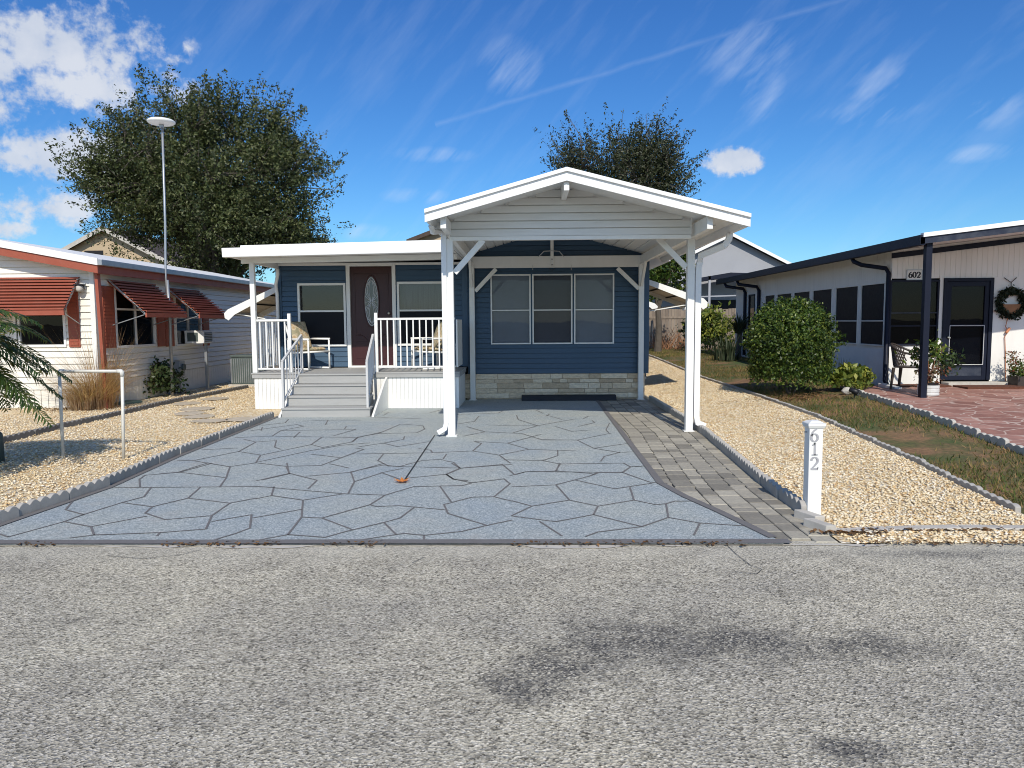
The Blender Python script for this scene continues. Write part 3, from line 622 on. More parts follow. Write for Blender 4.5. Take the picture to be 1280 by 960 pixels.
# ------------------------------------------------------------------ wall tools
class Wall:
    def __init__(s, x, y, u, n): s.o = Vector((x, y, 0)); s.u = Vector((*u, 0)); s.n = Vector((*n, 0))
    def p(s, u, d, z): q = s.o + s.u * u + s.n * d; return (q.x, q.y, z)
    def box(s, mb, u0, u1, d0, d1, z0, z1):
        mb.hexa([s.p(u0, d0, z0), s.p(u1, d0, z0), s.p(u1, d1, z0), s.p(u0, d1, z0), s.p(u0, d0, z1), s.p(u1, d0, z1), s.p(u1, d1, z1), s.p(u0, d1, z1)])
def lapwall(W, mb, u0, u1, z0, z1, pitch, depth, openings=(), lim=None, gap=.012):
    """horizontal lap siding with openings; lim(z) -> (ua, ub) narrows a row (gables)"""
    br = sorted(set([z0 + i * pitch for i in range(int((z1 - z0) / pitch) + 2) if z0 + i * pitch < z1 - 1e-6] + [z1] + [q for o in openings for q in (o[2], o[3]) if z0 < q < z1]))
    for a, b_ in zip(br[:-1], br[1:]):
        if b_ - a < 1e-5: continue
        row = math.floor((a - z0) / pitch + 1e-6) * pitch + z0
        da = depth * (1 - (a - row) / pitch); db = depth * (1 - (b_ - row) / pitch)
        iv = [(u0, u1)]
        if lim: la, lb = lim((a + b_) / 2); iv = [(max(u0, la), min(u1, lb))]
        zc = (a + b_) / 2
        for o in openings:
            if o[2] - 1e-6 <= zc <= o[3] + 1e-6:
                nv = []
                for s, e in iv:
                    if o[1] <= s or o[0] >= e: nv.append((s, e)); continue
                    if o[0] > s: nv.append((s, o[0]))
                    if o[1] < e: nv.append((o[1], e))
                iv = nv
        for s, e in iv:
            if e - s < 1e-4: continue
            if abs(a - row) < 1e-5 and b_ - a > gap * 1.5:
                mb.quad(W.p(s, -.02, a), W.p(e, -.02, a), W.p(e, -.02, a + gap), W.p(s, -.02, a + gap))
                mb.quad(W.p(s, -.02, a + gap), W.p(e, -.02, a + gap), W.p(e, da, a + gap), W.p(s, da, a + gap)); a0 = a + gap
            else: a0 = a
            mb.quad(W.p(s, da, a0), W.p(e, da, a0), W.p(e, db, b_), W.p(s, db, b_))
            if abs(b_ - row - pitch) < 1e-5: mb.quad(W.p(s, db, b_), W.p(e, db, b_), W.p(e, -.02, b_), W.p(s, -.02, b_))
def grooved(W, mb, u0, u1, zlo, zhi, pitch, gd=.008, gw=.012, openings=()):
    """vertical-grooved panel wall; zlo/zhi functions of u"""
    us = sorted(set([u0, u1] + [q for o in openings for q in o[:2] if u0 < q < u1] + list(np.arange(u0, u1, pitch))))
    for a, b_ in zip(us[:-1], us[1:]):
        if b_ - a < 1e-4: continue
        c = (a + b_) / 2; spans = [(zlo, zhi)]
        cut = [o for o in openings if o[0] - 1e-6 <= c <= o[1] + 1e-6]
        if cut: spans = [(zlo, lambda u, k=cut[0]: k[2]), (lambda u, k=cut[0]: k[3], zhi)]
        for lo, hi in spans:
            m_ = min(b_, a + gw)
            mb.quad(W.p(a, -gd, lo(a)), W.p(m_, 0, lo(m_)), W.p(m_, 0, hi(m_)), W.p(a, -gd, hi(a)))
            if m_ < b_: mb.quad(W.p(m_, 0, lo(m_)), W.p(b_, 0, lo(b_)), W.p(b_, 0, hi(b_)), W.p(m_, 0, hi(m_)))
def window(W, root, u0, u1, z0, z1, fw, fmat, rail=None, backs=None, glass='glass', label=None, depth=.03, mullions=()):
    mb = MB(); d0, d1 = -.05, depth
    W.box(mb, u0, u1, d0, d1, z1 - fw, z1); W.box(mb, u0, u1, d0, d1 + .01, z0, z0 + fw)
    W.box(mb, u0, u0 + fw, d0, d1 - .002, z0 + fw, z1 - fw); W.box(mb, u1 - fw, u1, d0, d1 - .002, z0 + fw, z1 - fw)
    if rail: W.box(mb, u0 + fw, u1 - fw, -.04, d1 - .008, rail - fw * .4, rail + fw * .4)
    for mu in mullions: W.box(mb, mu - fw * .4, mu + fw * .4, -.04, d1 - .01, z0 + fw, z1 - fw)
    win = mb.build('window', fmat, root, bevel=.003, label=label)
    MB().quad(W.p(u0 + fw, -.012, z0 + fw), W.p(u1 - fw, -.012, z0 + fw), W.p(u1 - fw, -.012, z1 - fw), W.p(u0 + fw, -.012, z1 - fw)).build('pane', M[glass], win)
    for name, mt, za, zb, dd in (backs or [('blind', M['dark'], z0, z1, -.045)]):
        MB().quad(W.p(u0 + .005, dd, za + .004), W.p(u1 - .005, dd, za + .004), W.p(u1 - .005, dd, zb - .004), W.p(u0 + .005, dd, zb - .004)).build(name, mt, win)
    return win
def sb(name, mats, W):   # window blind of horizontal slats
    pass
# ------------------------------------------------------------------ the blue home
YW = 15.45
HX0, HX1 = -5.13, 2.47
home = thing('mobile_home', 'blue lap-sided mobile home with white-framed windows and maroon front door behind the carport', 'house', (0, YW, 0))
FW = Wall(0, YW, (1, 0), (0, -1))
wx = lambda px, Y=YW: P(px, 400, Y).x
wz = lambda px, py, Y=YW: P(px, py, Y).z
trip = []
for a, b_ in ((613.5, 663.5), (665.5, 715.5), (717.5, 767.5)): trip.append((wx(a), wx(b_), wz(690, 430), wz(690, 342.5)))
wl = (wx(373), wx(433), wz(400, 433), wz(400, 354)); wr = (wx(497), wx(558), wz(525, 432), wz(525, 352))
dr = (wx(434), wx(495.5), .69, wz(465, 328.5))
zst = wz(690, 467); GA = .285; XR_ = .53; ZR = 3.55
gab = lambda z: (XR_ - max(0, (ZR - z)) / GA, XR_ + max(0, (ZR - z)) / GA)
mb = MB(); ops = [tuple(q) for q in trip] + [wl, wr, dr]
XC = wx(581.5)
lapwall(FW, mb, HX0 + .06, XC - .05, .70, 2.86, .105, .014, ops); lapwall(FW, mb, XC + .05, HX1 - .06, zst, 2.86, .105, .014, ops)
lapwall(FW, mb, XC + .05, HX1 - .06, zst + math.ceil((2.86 - zst) / .105) * .105, 3.56, .105, .014, [], gab)
WR = Wall(HX1, YW, (0, 1), (1, 0)); lapwall(WR, mb, .06, 12.4, .45, 2.95, .105, .014)
WL = Wall(HX0, YW, (0, 1), (-1, 0)); lapwall(WL, mb, .06, 12.4, .45, 2.9, .105, .014)
mb.build('wall', M['blue'], home)
mb = MB(); mb.box(HX0 + .02, HX1 - .02, YW + .10, YW + 12.4, .02, 2.84); mb.build('inner_wall', M['dark'], home)
for x in (HX0, XC, HX1): MB().box(x - .055, x + .055, YW - .022, YW + .05, .70 if x < 0 else zst, 2.87).build('corner_trim', M['blue'], home)
mb = MB()   # stone skirting, random coursed blocks
zc = .03
mb.box(XC + .02, HX1 - .02, YW + .02, YW + .06, 0, zst)
rows = [.12, .10, .13, .09, .12]; k = sum(rows); rows = [r_ * (zst - .03) / k for r_ in rows]
for r_ in rows:
    x = XC - .05
    while x < HX1 - .03:
        ln = min(random.choice([.16, .25, .4, .55, .7]), HX1 - .02 - x)
        pr_ = random.uniform(.0, .018)
        mb.box(x + .003, x + ln - .003, YW - .006 - pr_, YW + .03, zc + .003, zc + r_ - .003); x += ln
    zc += r_
mb.build('stone_skirting', M['stone'], home, bevel=.006)
mb = MB(); mb.box(HX0 + .03, HX1 - .03, YW + .3, YW + 12.3, .0, .5); mb.build('skirting', M['blue'], home)
for i, q in enumerate(trip):
    u0, u1, z0, z1 = q; rl = wz(690, 387.5)
    window(FW, home, u0, u1, z0, z1, .028, M['white_metal'], rl, [('blind', M['screen_mid'] if i == 1 else M['screen'], z0, z1, -.05)], 'glass', None)
window(FW, home, *wl, .045, M['white'], wz(400, 389), [('curtain', M['curtain'], wl[2], wl[2] + .25, -.09), ('blind', M['dark'], wl[2], wl[3], -.12), ('insect_screen', M['black_screen'], wl[2] + .045, wz(400, 389), -.004)], 'porch_glass')
window(FW, home, *wr, .045, M['white'], wz(525, 388), [('curtain', M['curtain'], wr[2] + .62, wr[3], -.09), ('blind', M['dark'], wr[2], wr[3], -.12), ('insect_screen', M['black_screen'], wr[2] + .045, wz(525, 388), -.004)], 'porch_glass')
# front door
df = MB(); FW.box(df, dr[0], dr[0] + .075, -.08, .03, .69, dr[3]); FW.box(df, dr[1] - .075, dr[1], -.08, .03, .69, dr[3]); FW.box(df, dr[0] + .075, dr[1] - .075, -.08, .03, dr[3] - .07, dr[3]); FW.box(df, dr[0] + .075, dr[1] - .075, -.08, .05, .69, .73)
door_frame = df.build('door_frame', M['white'], home, bevel=.004)
d0, d1, dz0, dz1 = dr[0] + .08, dr[1] - .08, .732, dr[3] - .075; dc = (d0 + d1) / 2; dw = d1 - d0
mb = MB(); FW.box(mb, d0, d1, -.07, -.03, dz0, dz1)
for s in (-1, 1):   # raised moulding panels at the bottom and curved trim
    FW.box(mb, dc + s * .21 - .14, dc + s * .21 + .14, -.031, -.022, dz0 + .14, dz0 + .50)
    FW.box(mb, dc + s * .35 - .012, dc + s * .35 + .012, -.031, -.02, dz0 + .66, dz1 - .14)
    mb.tube([FW.p(dc + s * x, -.03, z) for x, z in ((.34, dz0 + .62), (.26, dz0 + .64), (.17, dz0 + .60), (.09, dz0 + .50))], .012, 6)
FW.box(mb, dc - .36, dc + .36, -.031, -.02, dz1 - .16, dz1 - .14)
door = mb.build('door', M['door_red'], home, bevel=.003)
oc = wz(463.5, 377); orx = .155; orz = (wz(464, 345) - wz(464, 407)) / 2 + .02
ell = lambda rx, rz, n=40: [(dc + rx * math.cos(t * 2 * math.pi / n), oc + rz * math.sin(t * 2 * math.pi / n)) for t in range(n)]
MB().prism([FW.p(x, -.028, z) for x, z in ell(orx, orz)], (0, -.006, 0)).build('oval_glass', M['oval_glass'], door)
mb = MB(); mb.tube([FW.p(x, -.018, z) for x, z in ell(orx, orz)] + [FW.p(*(lambda e: (e[0], -.018, e[1]))(ell(orx, orz)[0]))], .016, 8, False); mb.build('oval_frame', M['door_red'], door, smooth=True)
mb = MB()
mb.tube([FW.p(x, -.018, z) for x, z in ell(orx * .9, orz * .93)] + [FW.p(dc + orx * .9, -.018, oc)], .009, 6, False)
for s in (-1, 1):
    for a in (.35, .6, .85):
        mb.tube([FW.p(dc + s * orx * a * .9 * math.sin(t * math.pi), -.02, oc + orz * .9 * (1 - t) * (1.02 - .06 * a)) for t in np.linspace(0, 1, 12)], .0055, 6)
        mb.tube([FW.p(dc + s * orx * a * .9 * math.sin(t * math.pi), -.02, oc - orz * .9 * (1 - t) * (1.02 - .06 * a)) for t in np.linspace(0, 1, 12)], .0055, 6)
    for a in (-.14, 0, .14): mb.tube([FW.p(dc + s * orx * .88 * t, -.02, oc + a * (t ** 1.5) * 1.0 + .012 * math.sin(t * 6)) for t in np.linspace(0, 1, 8)], .0055, 6)
mb.build('came', M['came'], door)
mb = MB(); hp = FW.p(d1 - .07, -.03, wz(490, 391.5)); mb.tube([hp, (hp[0], hp[1] - .05, hp[2])], .012, 8)
o = bmesh.new(); mb.tube([(hp[0], hp[1] - .05, hp[2]), (hp[0], hp[1] - .06, hp[2]), (hp[0], hp[1] - .085, hp[2])], [.02, .032, .018], 10)
mb.build('handle', M['brass'], door, smooth=True); o.free()
# main gable roof behind the carport, flat roof over the left part
mb = MB()
for s, xe_ in ((-1, -1.75), (1, 2.95)):
    za, zb = 3.62, 3.62 - abs(xe_ - XR_) * GA
    mb.hexa([(XR_, YW - .02, za - .1), (xe_, YW - .02, zb - .1), (xe_, YW + 12.6, zb - .1), (XR_, YW + 12.6, za - .1), (XR_, YW - .02, za), (xe_, YW - .02, zb), (xe_, YW + 12.6, zb), (XR_, YW + 12.6, za)])
mb.hexa([(HX0 - .3, YW + .05, 2.88), (-1.4, YW + .05, 2.92), (-1.4, YW + 12.6, 2.92), (HX0 - .3, YW + 12.6, 2.88), (HX0 - .3, YW + .05, 2.98), (-1.4, YW + .05, 3.02), (-1.4, YW + 12.6, 3.02), (HX0 - .3, YW + 12.6, 2.98)])
mb.build('roof', M['roof_white'], home)
def clamshell(root, xw, side, y0, y1, ztop, zbot, out, mname='awning'):
    """aluminium window awning: pans sloping out from the wall with side wings and a rolled lip"""
    mb = MB(); xo = xw + side * out
    n = int((y1 - y0) / .22)
    for i in range(n):
        a = y0 + (y1 - y0) * i / n; b_ = y0 + (y1 - y0) * (i + 1) / n
        mb.hexa([(xw, a + .004, ztop), (xo, a + .004, zbot), (xo, b_ - .004, zbot), (xw, b_ - .004, ztop), (xw, a + .004, ztop + .018), (xo, a + .004, zbot + .018), (xo, b_ - .004, zbot + .018), (xw, b_ - .004, ztop + .018)])
    aw = mb.build(mname, M['beige_pan'], root)
    for y in (y0 - .02, y1):
        pts = [(xw, ztop + .05), (xw, ztop - .06), (xo - side * .16, zbot - .05), (xo - side * .03, zbot - .17), (xo + side * .05, zbot - .12), (xo + side * .06, zbot - .02), (xo - side * .02, zbot + .06)]
        MB().prism([(p[0], y, p[1]) for p in pts], (0, .02, 0)).build('side_wing', M['white'], aw)
    mb = MB(); mb.box(min(xo - .01, xo + .01), max(xo - .01, xo + .01), y0, y1, zbot - .08, zbot + .02); mb.build('lip', M['white'], aw)
    mb = MB()
    for y in (y0 + .12, y1 - .12): mb.tube([(xw, y, zbot - .22), (xo - side * .12, y, zbot - .03)], .012, 6)
    mb.build('arm', M['white'], aw)
    mb = MB()
    for t in (.33, .66): mb.beam((xw + side * out * t, y0, ztop + (zbot - ztop) * t - .015), (xw + side * out * t, y1, ztop + (zbot - ztop) * t - .015), .03, .02)
    mb.build('crossbar', M['dark'], aw)
    return aw
M['beige_pan'] = paint('beige_awning_pan', (.50, .44, .36), .5, .12, 4)
clamshell(home, HX0, -1, 15.75, 17.6, 2.42, 1.86, 1.22)
clamshell(home, HX1, 1, 15.9, 17.9, 2.48, 2.02, 1.30); clamshell(home, HX1, 1, 21.9, 23.9, 2.50, 2.06, 1.30)
mb = MB(); mb.tube([(HX0 + .10, YW - .35, 2.72), (HX0 + .10, YW - .35, 2.60), (HX0 - .02, YW - .12, 2.42), (HX0 - .02, YW - .06, 2.2), (HX0 - .02, YW - .06, .75)], .035, 8)
mb.build('downspout', M['white_metal'], home, smooth=True)
o = MB().box(HX1 - .02, HX1 + .14, YW + .8, YW + 1.05, .35, .62).build('vent_box', M['galv'], home)
# ------------------------------------------------------------------ porch
DF, DK = 13.95, .69
PX0, PX1 = -5.16, -1.28
porch = thing('porch', 'white skirted front porch with grey deck, steps and flat white roof left of the carport', 'porch', (PX0, DF, 0))
mb = MB(); y = DF - .04
while y < YW - .01:
    mb.box(PX0 - .04, PX1 + .03, y, min(y + .138, YW - .03), DK - .03, DK); y += .143
mb.build('deck', M['grey_deck'], porch, bevel=.004)
mb = MB(); mb.box(PX0 - .03, PX1 + .02, DF - .03, DF - .005, DK - .10, DK - .032); mb.box(PX1 - .005, PX1 + .02, DF - .004, YW - .03, DK - .10, DK - .032); mb.box(PX0 - .03, PX0 - .005, DF - .004, YW - .03, DK - .10, DK - .032); mb.build('rim_board', M['grey_deck'], porch)
def skirt(W, u0, u1):
    mb = MB(); grooved(W, mb, u0, u1, lambda u: 0.0, lambda u: DK - .10, .075, .006, .008); return mb
mb = skirt(Wall(0, DF, (1, 0), (0, -1)), PX0, PX1)
s2 = skirt(Wall(PX1, 0, (0, 1), (1, 0)), DF, YW); mb.add(s2.v, s2.f); s2 = skirt(Wall(PX0, 0, (0, 1), (-1, 0)), DF, YW); mb.add(s2.v, s2.f)
mb.build('skirt', M['white'], porch)
SX0 = -4.22
sx1 = [-2.70, -2.76, -2.83, -2.90]; sy = [12.63, 12.93, 13.23, 13.53]; shh = [.165, .34, .515, .69]
for i in range(4):
    mb = MB(); mb.box(SX0, sx1[i], sy[i] + .02, DF - .01 if i == 3 else sy[i] + .34, shh[i] - .17 if i else 0.005, shh[i] - .032)
    st_ = mb.build('step', M['grey_deck'], porch)
    MB().box(SX0 - .01, sx1[i] + .01, sy[i], DF - .045 if i == 3 else sy[i] + .318, shh[i] - .03, shh[i] + (.001 if i == 3 else 0)).build('tread', M['grey_deck'], st_, bevel=.005)
for x0, x1 in ((SX0 - .05, SX0 - .012), (-2.66, -2.62)):
    MB().prism([(x0, sy[0] - .02, 0.006), (x0, DF - .035, .006), (x0, DF - .035, .60), (x0, DF - .30, .52), (x0, sy[0] - .01, .04)], (x1 - x0, 0, 0)).build('stringer', M['white'], porch, bevel=.004)
def baluster_rail(root, a, b_, ztop, zbot, n, r=.012, mat='white', rail=(.045, .04), name='railing'):
    a, b_ = Vector((*a, 0)), Vector((*b_, 0))
    za = ztop if hasattr(ztop, '__len__') else (ztop, ztop); zb = zbot if hasattr(zbot, '__len__') else (zbot, zbot)
    mb = MB(); mb.beam((a.x, a.y, za[0]), (b_.x, b_.y, za[1]), *rail); mb.beam((a.x, a.y, zb[0]), (b_.x, b_.y, zb[1]), rail[0] * .8, rail[1] * .8)
    o = mb.build(name, M[mat], root, bevel=.004)
    for i in range(n):
        t = (i + .5) / n; q = a + (b_ - a) * t
        MB().box(q.x - r, q.x + r, q.y - r, q.y + r, zb[0] + (zb[1] - zb[0]) * t + .014, za[0] + (za[1] - za[0]) * t - .014).build('baluster', M[mat], o)
    return o
yr = DF + .06
NP = [P(361.5, 400, yr).x, P(470, 400, yr).x]
for x, zt in ((NP[0], wz(361, 392, yr)), (NP[1], wz(470, 391, yr))):
    MB().box(x - .03, x + .03, yr - .03, yr + .03, DK, zt).build('newel_post', M['white'], porch, bevel=.006)
PXL = P(317.5, 400, yr).x
baluster_rail(porch, (PXL + .05, yr), (NP[0] - .03, yr), wz(340, 400.5, yr), wz(340, 461, yr), 5)
baluster_rail(porch, (NP[1] + .03, yr), (PX1 - .06, yr), wz(510, 398.5, yr), wz(510, 458.5, yr), 12)
baluster_rail(porch, (PXL, yr + .06), (PXL, YW - .06), wz(340, 400.5, yr), wz(340, 461, yr), 11)
MB().box(PX1 - .045, PX1 - .015, yr - .02, yr + 1.0, DK + .08, DK + .98).build('side_panel', M['white'], porch, bevel=.006, label='solid white end panel of the porch railing')
for x, zt in ((SX0 + .02, None), (-2.74, None)):
    xb = x if x < -3.5 else x; xt = x if x < -3.5 else -2.86
    yb, yt = sy[0] + .06, DF - .12; zb_, zt_ = wz(344, 452, yb) , wz(358, 419, yt)
    hr = baluster_rail(porch, (xb, yb), (xt, yt), (zb_, zt_), (.165 + .10, .69 + .10), 7, .008, 'rail_grey', (.04, .035), 'handrail')
    for (X_, Y_, z0, z1) in ((xb, yb, .16, zb_ - .01), (xt, yt, .66, zt_ - .01)): MB().box(X_ - .018, X_ + .018, Y_ - .018, Y_ + .018, z0, z1).build('rail_post', M['rail_grey'], hr)
RF = 13.42
zl0, zr0 = wz(290, 321.5, RF), wz(545, 315, RF); zl1, zr1 = wz(290, 310, RF), wz(545, 303, RF)
rx0 = P(277.5, 320, RF).x; rx1 = -1.29
mb = MB(); mb.hexa([(rx0 + .1, RF + .12, zl0 + .03), (rx1, RF + .12, zr0 + .03), (rx1, YW + .04, zr0 + .03), (rx0 + .1, YW + .04, zl0 + .03), (rx0 + .1, RF + .12, zl1 - .01), (rx1, RF + .12, zr1 - .01), (rx1, YW + .04, zr1 - .01), (rx0 + .1, YW + .04, zl1 - .01)])
rf = mb.build('roof', M['soffit'], porch)
mb = MB(); mb.hexa([(rx0, RF, zl0), (rx1, RF, zr0), (rx1, RF + .11, zr0), (rx0, RF + .11, zl0), (rx0, RF - .02, zl1), (rx1, RF - .02, zr1), (rx1, RF + .11, zr1), (rx0, RF + .11, zl1)])
mb.hexa([(rx0, RF + .115, zl0 + .02), (rx0 + .09, RF + .115, zl0 + .02), (rx0 + .09, YW + .4, zl0 + .02), (rx0, YW + .4, zl0 + .02), (rx0, RF + .115, zl1), (rx0 + .09, RF + .115, zl1), (rx0 + .09, YW + .4, zl1), (rx0, YW + .4, zl1)])
mb.build('gutter', M['roof_white'], rf, bevel=.008)
x2 = P(303, 308, RF + .15).x
mb = MB(); mb.hexa([(x2, RF + .05, zl1 + .004), (rx1, RF + .05, zr1 + .004), (rx1, YW + .4, zr1 + .03), (x2, YW + .4, zl1 + .03), (x2, RF + .05, zl1 + .05), (rx1, RF + .05, zr1 + .055), (rx1, YW + .4, zr1 + .08), (x2, YW + .4, zl1 + .08)]); mb.build('roof_pan', M['roof_white'], rf)
mb = MB(); mb.beam((PXL - .2, yr, zl0 - .02), (rx1, yr, zr0 - .03), .06, .10); mb.beam((PXL, yr, zl0 - .02), (PXL, YW, zl0 - .02), .06, .10)
mb.box(HX0, rx1, YW - .04, YW - .016, 2.80, 2.85); mb.build('roof_beam', M['white'], porch, bevel=.004)
MB().box(PXL - .045, PXL + .045, yr - .045, yr + .045, DK, zl0 - .05).build('post', M['white'], porch, bevel=.006)
# ------------------------------------------------------------------ carport
FLp, FRp = G(565, 545.5), G(860.5, 539.5); BLp, BRp = G(591.5, 500.5), G(800.5, 499.5)
carport = thing('carport', 'white aluminium carport with gabled roof over the blue flagstone driveway', 'carport', (.6, 12, 0))
YG = 9.62   # front edge of the roof
def zz(px, py, Y): return P(px, py, Y).z
ZB = zz(565, 299, FLp.y)                                  # header bottom
BH = .17                                                  # eave beam depth
zbl = zz(551, 277.5, YG + .12); zbr = zz(884, 278, YG + .12)
hw = .053
for p, zt, nm in ((FLp, ZB, 0), (FRp, zz(861, 297, FRp.y), 0), (BLp, ZB, 0), (BRp, ZB, 0)):
    o = MB().box(p.x - hw, p.x + hw, p.y - hw, p.y + hw, 0, zt).build('post', M['white'], carport, bevel=.006)
    MB().box(p.x - .075, p.x + .075, p.y - .06, p.y + .06, .006, .02).build('foot_plate', M['white'], o)
xbl, xbr = FLp.x - .02, FRp.x + .02
for xb, zc_, pf_, pb in ((FLp.x, zbl, FLp, BLp), (FRp.x, zbr, FRp, BRp)):
    mb = MB(); mb.beam((xb, YG + .1, zc_), ((pb.x), YW - .02, zc_ - .02), .075, BH); mb.build('eave_beam', M['white'], carport, bevel=.005)
    for py_, sgn in ((pb, -1),):
        mb = MB(); mb.beam((pb.x, pb.y - .05, ZB - .42), (pb.x, pb.y - .55, zc_ - BH / 2 + .01), .05, .08); mb.build('brace', M['white'], carport, bevel=.004)
def brace(a, b_, Y0, w=.08):
    p, q = P(*a, Y0), P(*b_, Y0); mb = MB(); mb.beam(p, q, .05, w, (0, 1, 0)); s = mb
    mb = MB(); d = (q - p).normalized(); nrm_ = Vector((-d.z, 0, d.x)) * w / 2
    mb.prism([p - nrm_, q - nrm_, q + nrm_, p + nrm_], (0, .05, 0)); mb.build('brace', M['white'], carport, bevel=.004)
brace((568, 341), (604, 300), FLp.y - .03); brace((858, 334), (823, 298), FRp.y - .03)
brace((594, 364), (620, 336), BLp.y - .03); brace((799, 361), (772, 335), BRp.y - .03)
# roof planes
pk = P(708.5, 209, YG); el = P(530.5, 261.5, YG); er = P(938.5, 267, YG); pk_b, el_b, er_b = pk.z - .155, el.z - .155, er.z - .155
YB = YW + .02
for nm, (a, b_) in (('l', (pk, el)), ('r', (pk, er))):
    mb = MB(); t0, t1 = .05, .012
    mb.hexa([(a.x, YG + .02, a.z - t0), (b_.x, YG + .02, b_.z - t0), (b_.x, YB, b_.z - t0), (a.x, YB, a.z - t0), (a.x, YG + .02, a.z - t1), (b_.x, YG + .02, b_.z - t1), (b_.x, YB, b_.z - t1), (a.x, YB, a.z - t1)])
    rp = mb.build('roof_panel', M['roof_white'], carport)
    # ribbed soffit under each slope
    mb = MB(); nr = 11; dx = (b_.x - a.x); dzv = (b_.z - a.z)
    for i in range(nr):
        t_a, t_b = i / nr, (i + 1) / nr; pa = (a.x + dx * t_a, a.z + dzv * t_a); pb_ = (a.x + dx * t_b, a.z + dzv * t_b); pm = (a.x + dx * (t_a * .15 + t_b * .85), a.z + dzv * (t_a * .15 + t_b * .85))
        mb.quad((pa[0], YG + .03, pa[1] - .085), (pm[0], YG + .03, pm[1] - .085), (pm[0], YB, pm[1] - .085), (pa[0], YB, pa[1] - .085))
        mb.quad((pm[0], YG + .03, pm[1] - .085), (pb_[0], YG + .03, pb_[1] - .06), (pb_[0], YB, pb_[1] - .06), (pm[0], YB, pm[1] - .085))
        mb.quad((pb_[0], YG + .03, pb_[1] - .06), (pb_[0], YG + .03, pb_[1] - .085), (pb_[0], YB, pb_[1] - .085), (pb_[0], YB, pb_[1] - .06))
    mb.build('soffit', M['soffit'], rp)
    MB().quad((a.x, YG + .025, a.z - .092), (b_.x, YG + .025, b_.z - .092), (b_.x, FLp.y - .02, b_.z - .092), (a.x, FLp.y - .02, a.z - .092)).build('overhang_soffit', M['soffit'], rp)
    mb = MB()
    mb.prism([(a.x, YG, a.z - .045), (b_.x, YG, b_.z - .045), (b_.x, YG, b_.z - .165), (a.x, YG, a.z - .165)], (0, .02, 0)); mb.build('fascia', M['roof_white'], rp, bevel=.003)
    mb = MB(); mb.prism([(a.x, YG - .03, a.z), (b_.x, YG - .03, b_.z), (b_.x, YG - .03, b_.z - .05), (a.x, YG - .03, a.z - .05)], (0, .06, 0)); mb.build('drip_edge', M['roof_white'], rp, bevel=.003)
    s = -1 if nm == 'l' else 1   # gutter along the eave
    mb = MB(); gp = [(b_.x - s * .01, b_.z - .02), (b_.x - s * .01, b_.z - .15), (b_.x + s * .06 - s * .10, b_.z - .17), (b_.x - s * .06, b_.z - .16), (b_.x - s * .10, b_.z - .09), (b_.x - s * .10, b_.z - .055)]
    mb.prism([(p[0], YG + .035, p[1]) for p in gp], (0, YW - YG - .04, 0)); mb.build('gutter', M['white_metal'], rp)
mb = MB(); zrb = P(708.5, 232, YG + .1).z
mb.box(pk.x - .035, pk.x + .035, YG + .05, YW - .02, zrb - .07, pk.z - .10); mb.build('ridge_beam', M['white'], carport, bevel=.005)
# horizontal-lap gable panel above the header
YP = FLp.y - .03
GW = Wall(0, YP, (1, 0), (0, -1)); mb = MB()
sl_l = (pk.z - el.z) / (pk.x - el.x); sl_r = (pk.z - er.z) / (er.x - pk.x)
lim = lambda z: (pk.x - (pk.z - .09 - z) / sl_l, pk.x + (pk.z - .09 - z) / sl_r)
zh0, zh1 = ZB + .02, pk.z - .1
GX0, GX1 = P(561.5, 300, YP).x, P(864, 300, YP).x
lapwall(GW, mb, GX0 + .012, GX1 - .012, zh0, zh1, .105, .022, [], lim)
gp_ = mb.build('gable_panel', M['gable_panel'], carport)
mb = MB(); mb.box(GX0, GX1, YP - .012, YP + .05, ZB - .025, ZB + .03); mb.box(GX0 - .0, GX0 + .014, YP - .02, YP + .03, ZB + .032, el.z - .02 + .12); mb.box(GX1 - .014, GX1, YP - .02, YP + .03, ZB + .032, ZB + .25); mb.build('header', M['white'], gp_, bevel=.003)
mb = MB(); mb.prism([(GX0, YP + .025, ZB), (GX1, YP + .025, ZB), (GX1, YP + .025, zbr + .1), (pk.x, YP + .025, pk.z - .11), (GX0, YP + .025, zbl + .1)], (0, .012, 0)); mb.build('back_sheet', M['gable_panel'], gp_)
# rear tie beam with king post and lamp hanger
zt0, zt1 = zz(690, 334.5, BLp.y), zz(690, 320, BLp.y)
MB().box(BLp.x - .04, BRp.x + .04, BLp.y - .02, BLp.y + .05, zt0, zt1).build('tie_beam', M['white'], carport, bevel=.005)
kx = P(690, 330, BLp.y).x
kp = MB().box(kx - .032, kx + .032, BLp.y - .055, BLp.y - .022, zz(690, 332, BLp.y), 3.46).build('king_post', M['white'], carport, bevel=.004)
mb = MB()
for py_ in (324, 331): q = P(690, py_, BLp.y - .05); mb.tube([(q.x, BLp.y - .062, q.z), (q.x, BLp.y - .054, q.z)], .012, 8)
mb.build('bolt', M['black'], kp)
hg = thing('hanger_bracket', 'thin arched white wire hanger hung on the rear tie beam of the carport', 'hanger', (kx, BLp.y - .08, zt1))
pts = [P(x, y, BLp.y - .08) for x, y in ((673, 321), (680, 314), (690, 313.5), (699, 314), (705, 321))]; MB().tube(pts, .009, 6).build('arch', M['rail_grey'], hg, smooth=True)
mb = MB()
for x in (666, 714): q = P(x, 332, BLp.y - .06); mb.tube([(q.x, q.y, q.z + .02), (q.x, q.y, q.z - .09)], .006, 6)
mb.build('hook', M['rail_grey'], hg)
mb = MB(); mb.tube([P(686, 335, BLp.y - .07), P(690, 338, BLp.y - .07), P(694, 335, BLp.y - .07)], .007, 6); mb.build('ring', M['black'], hg)
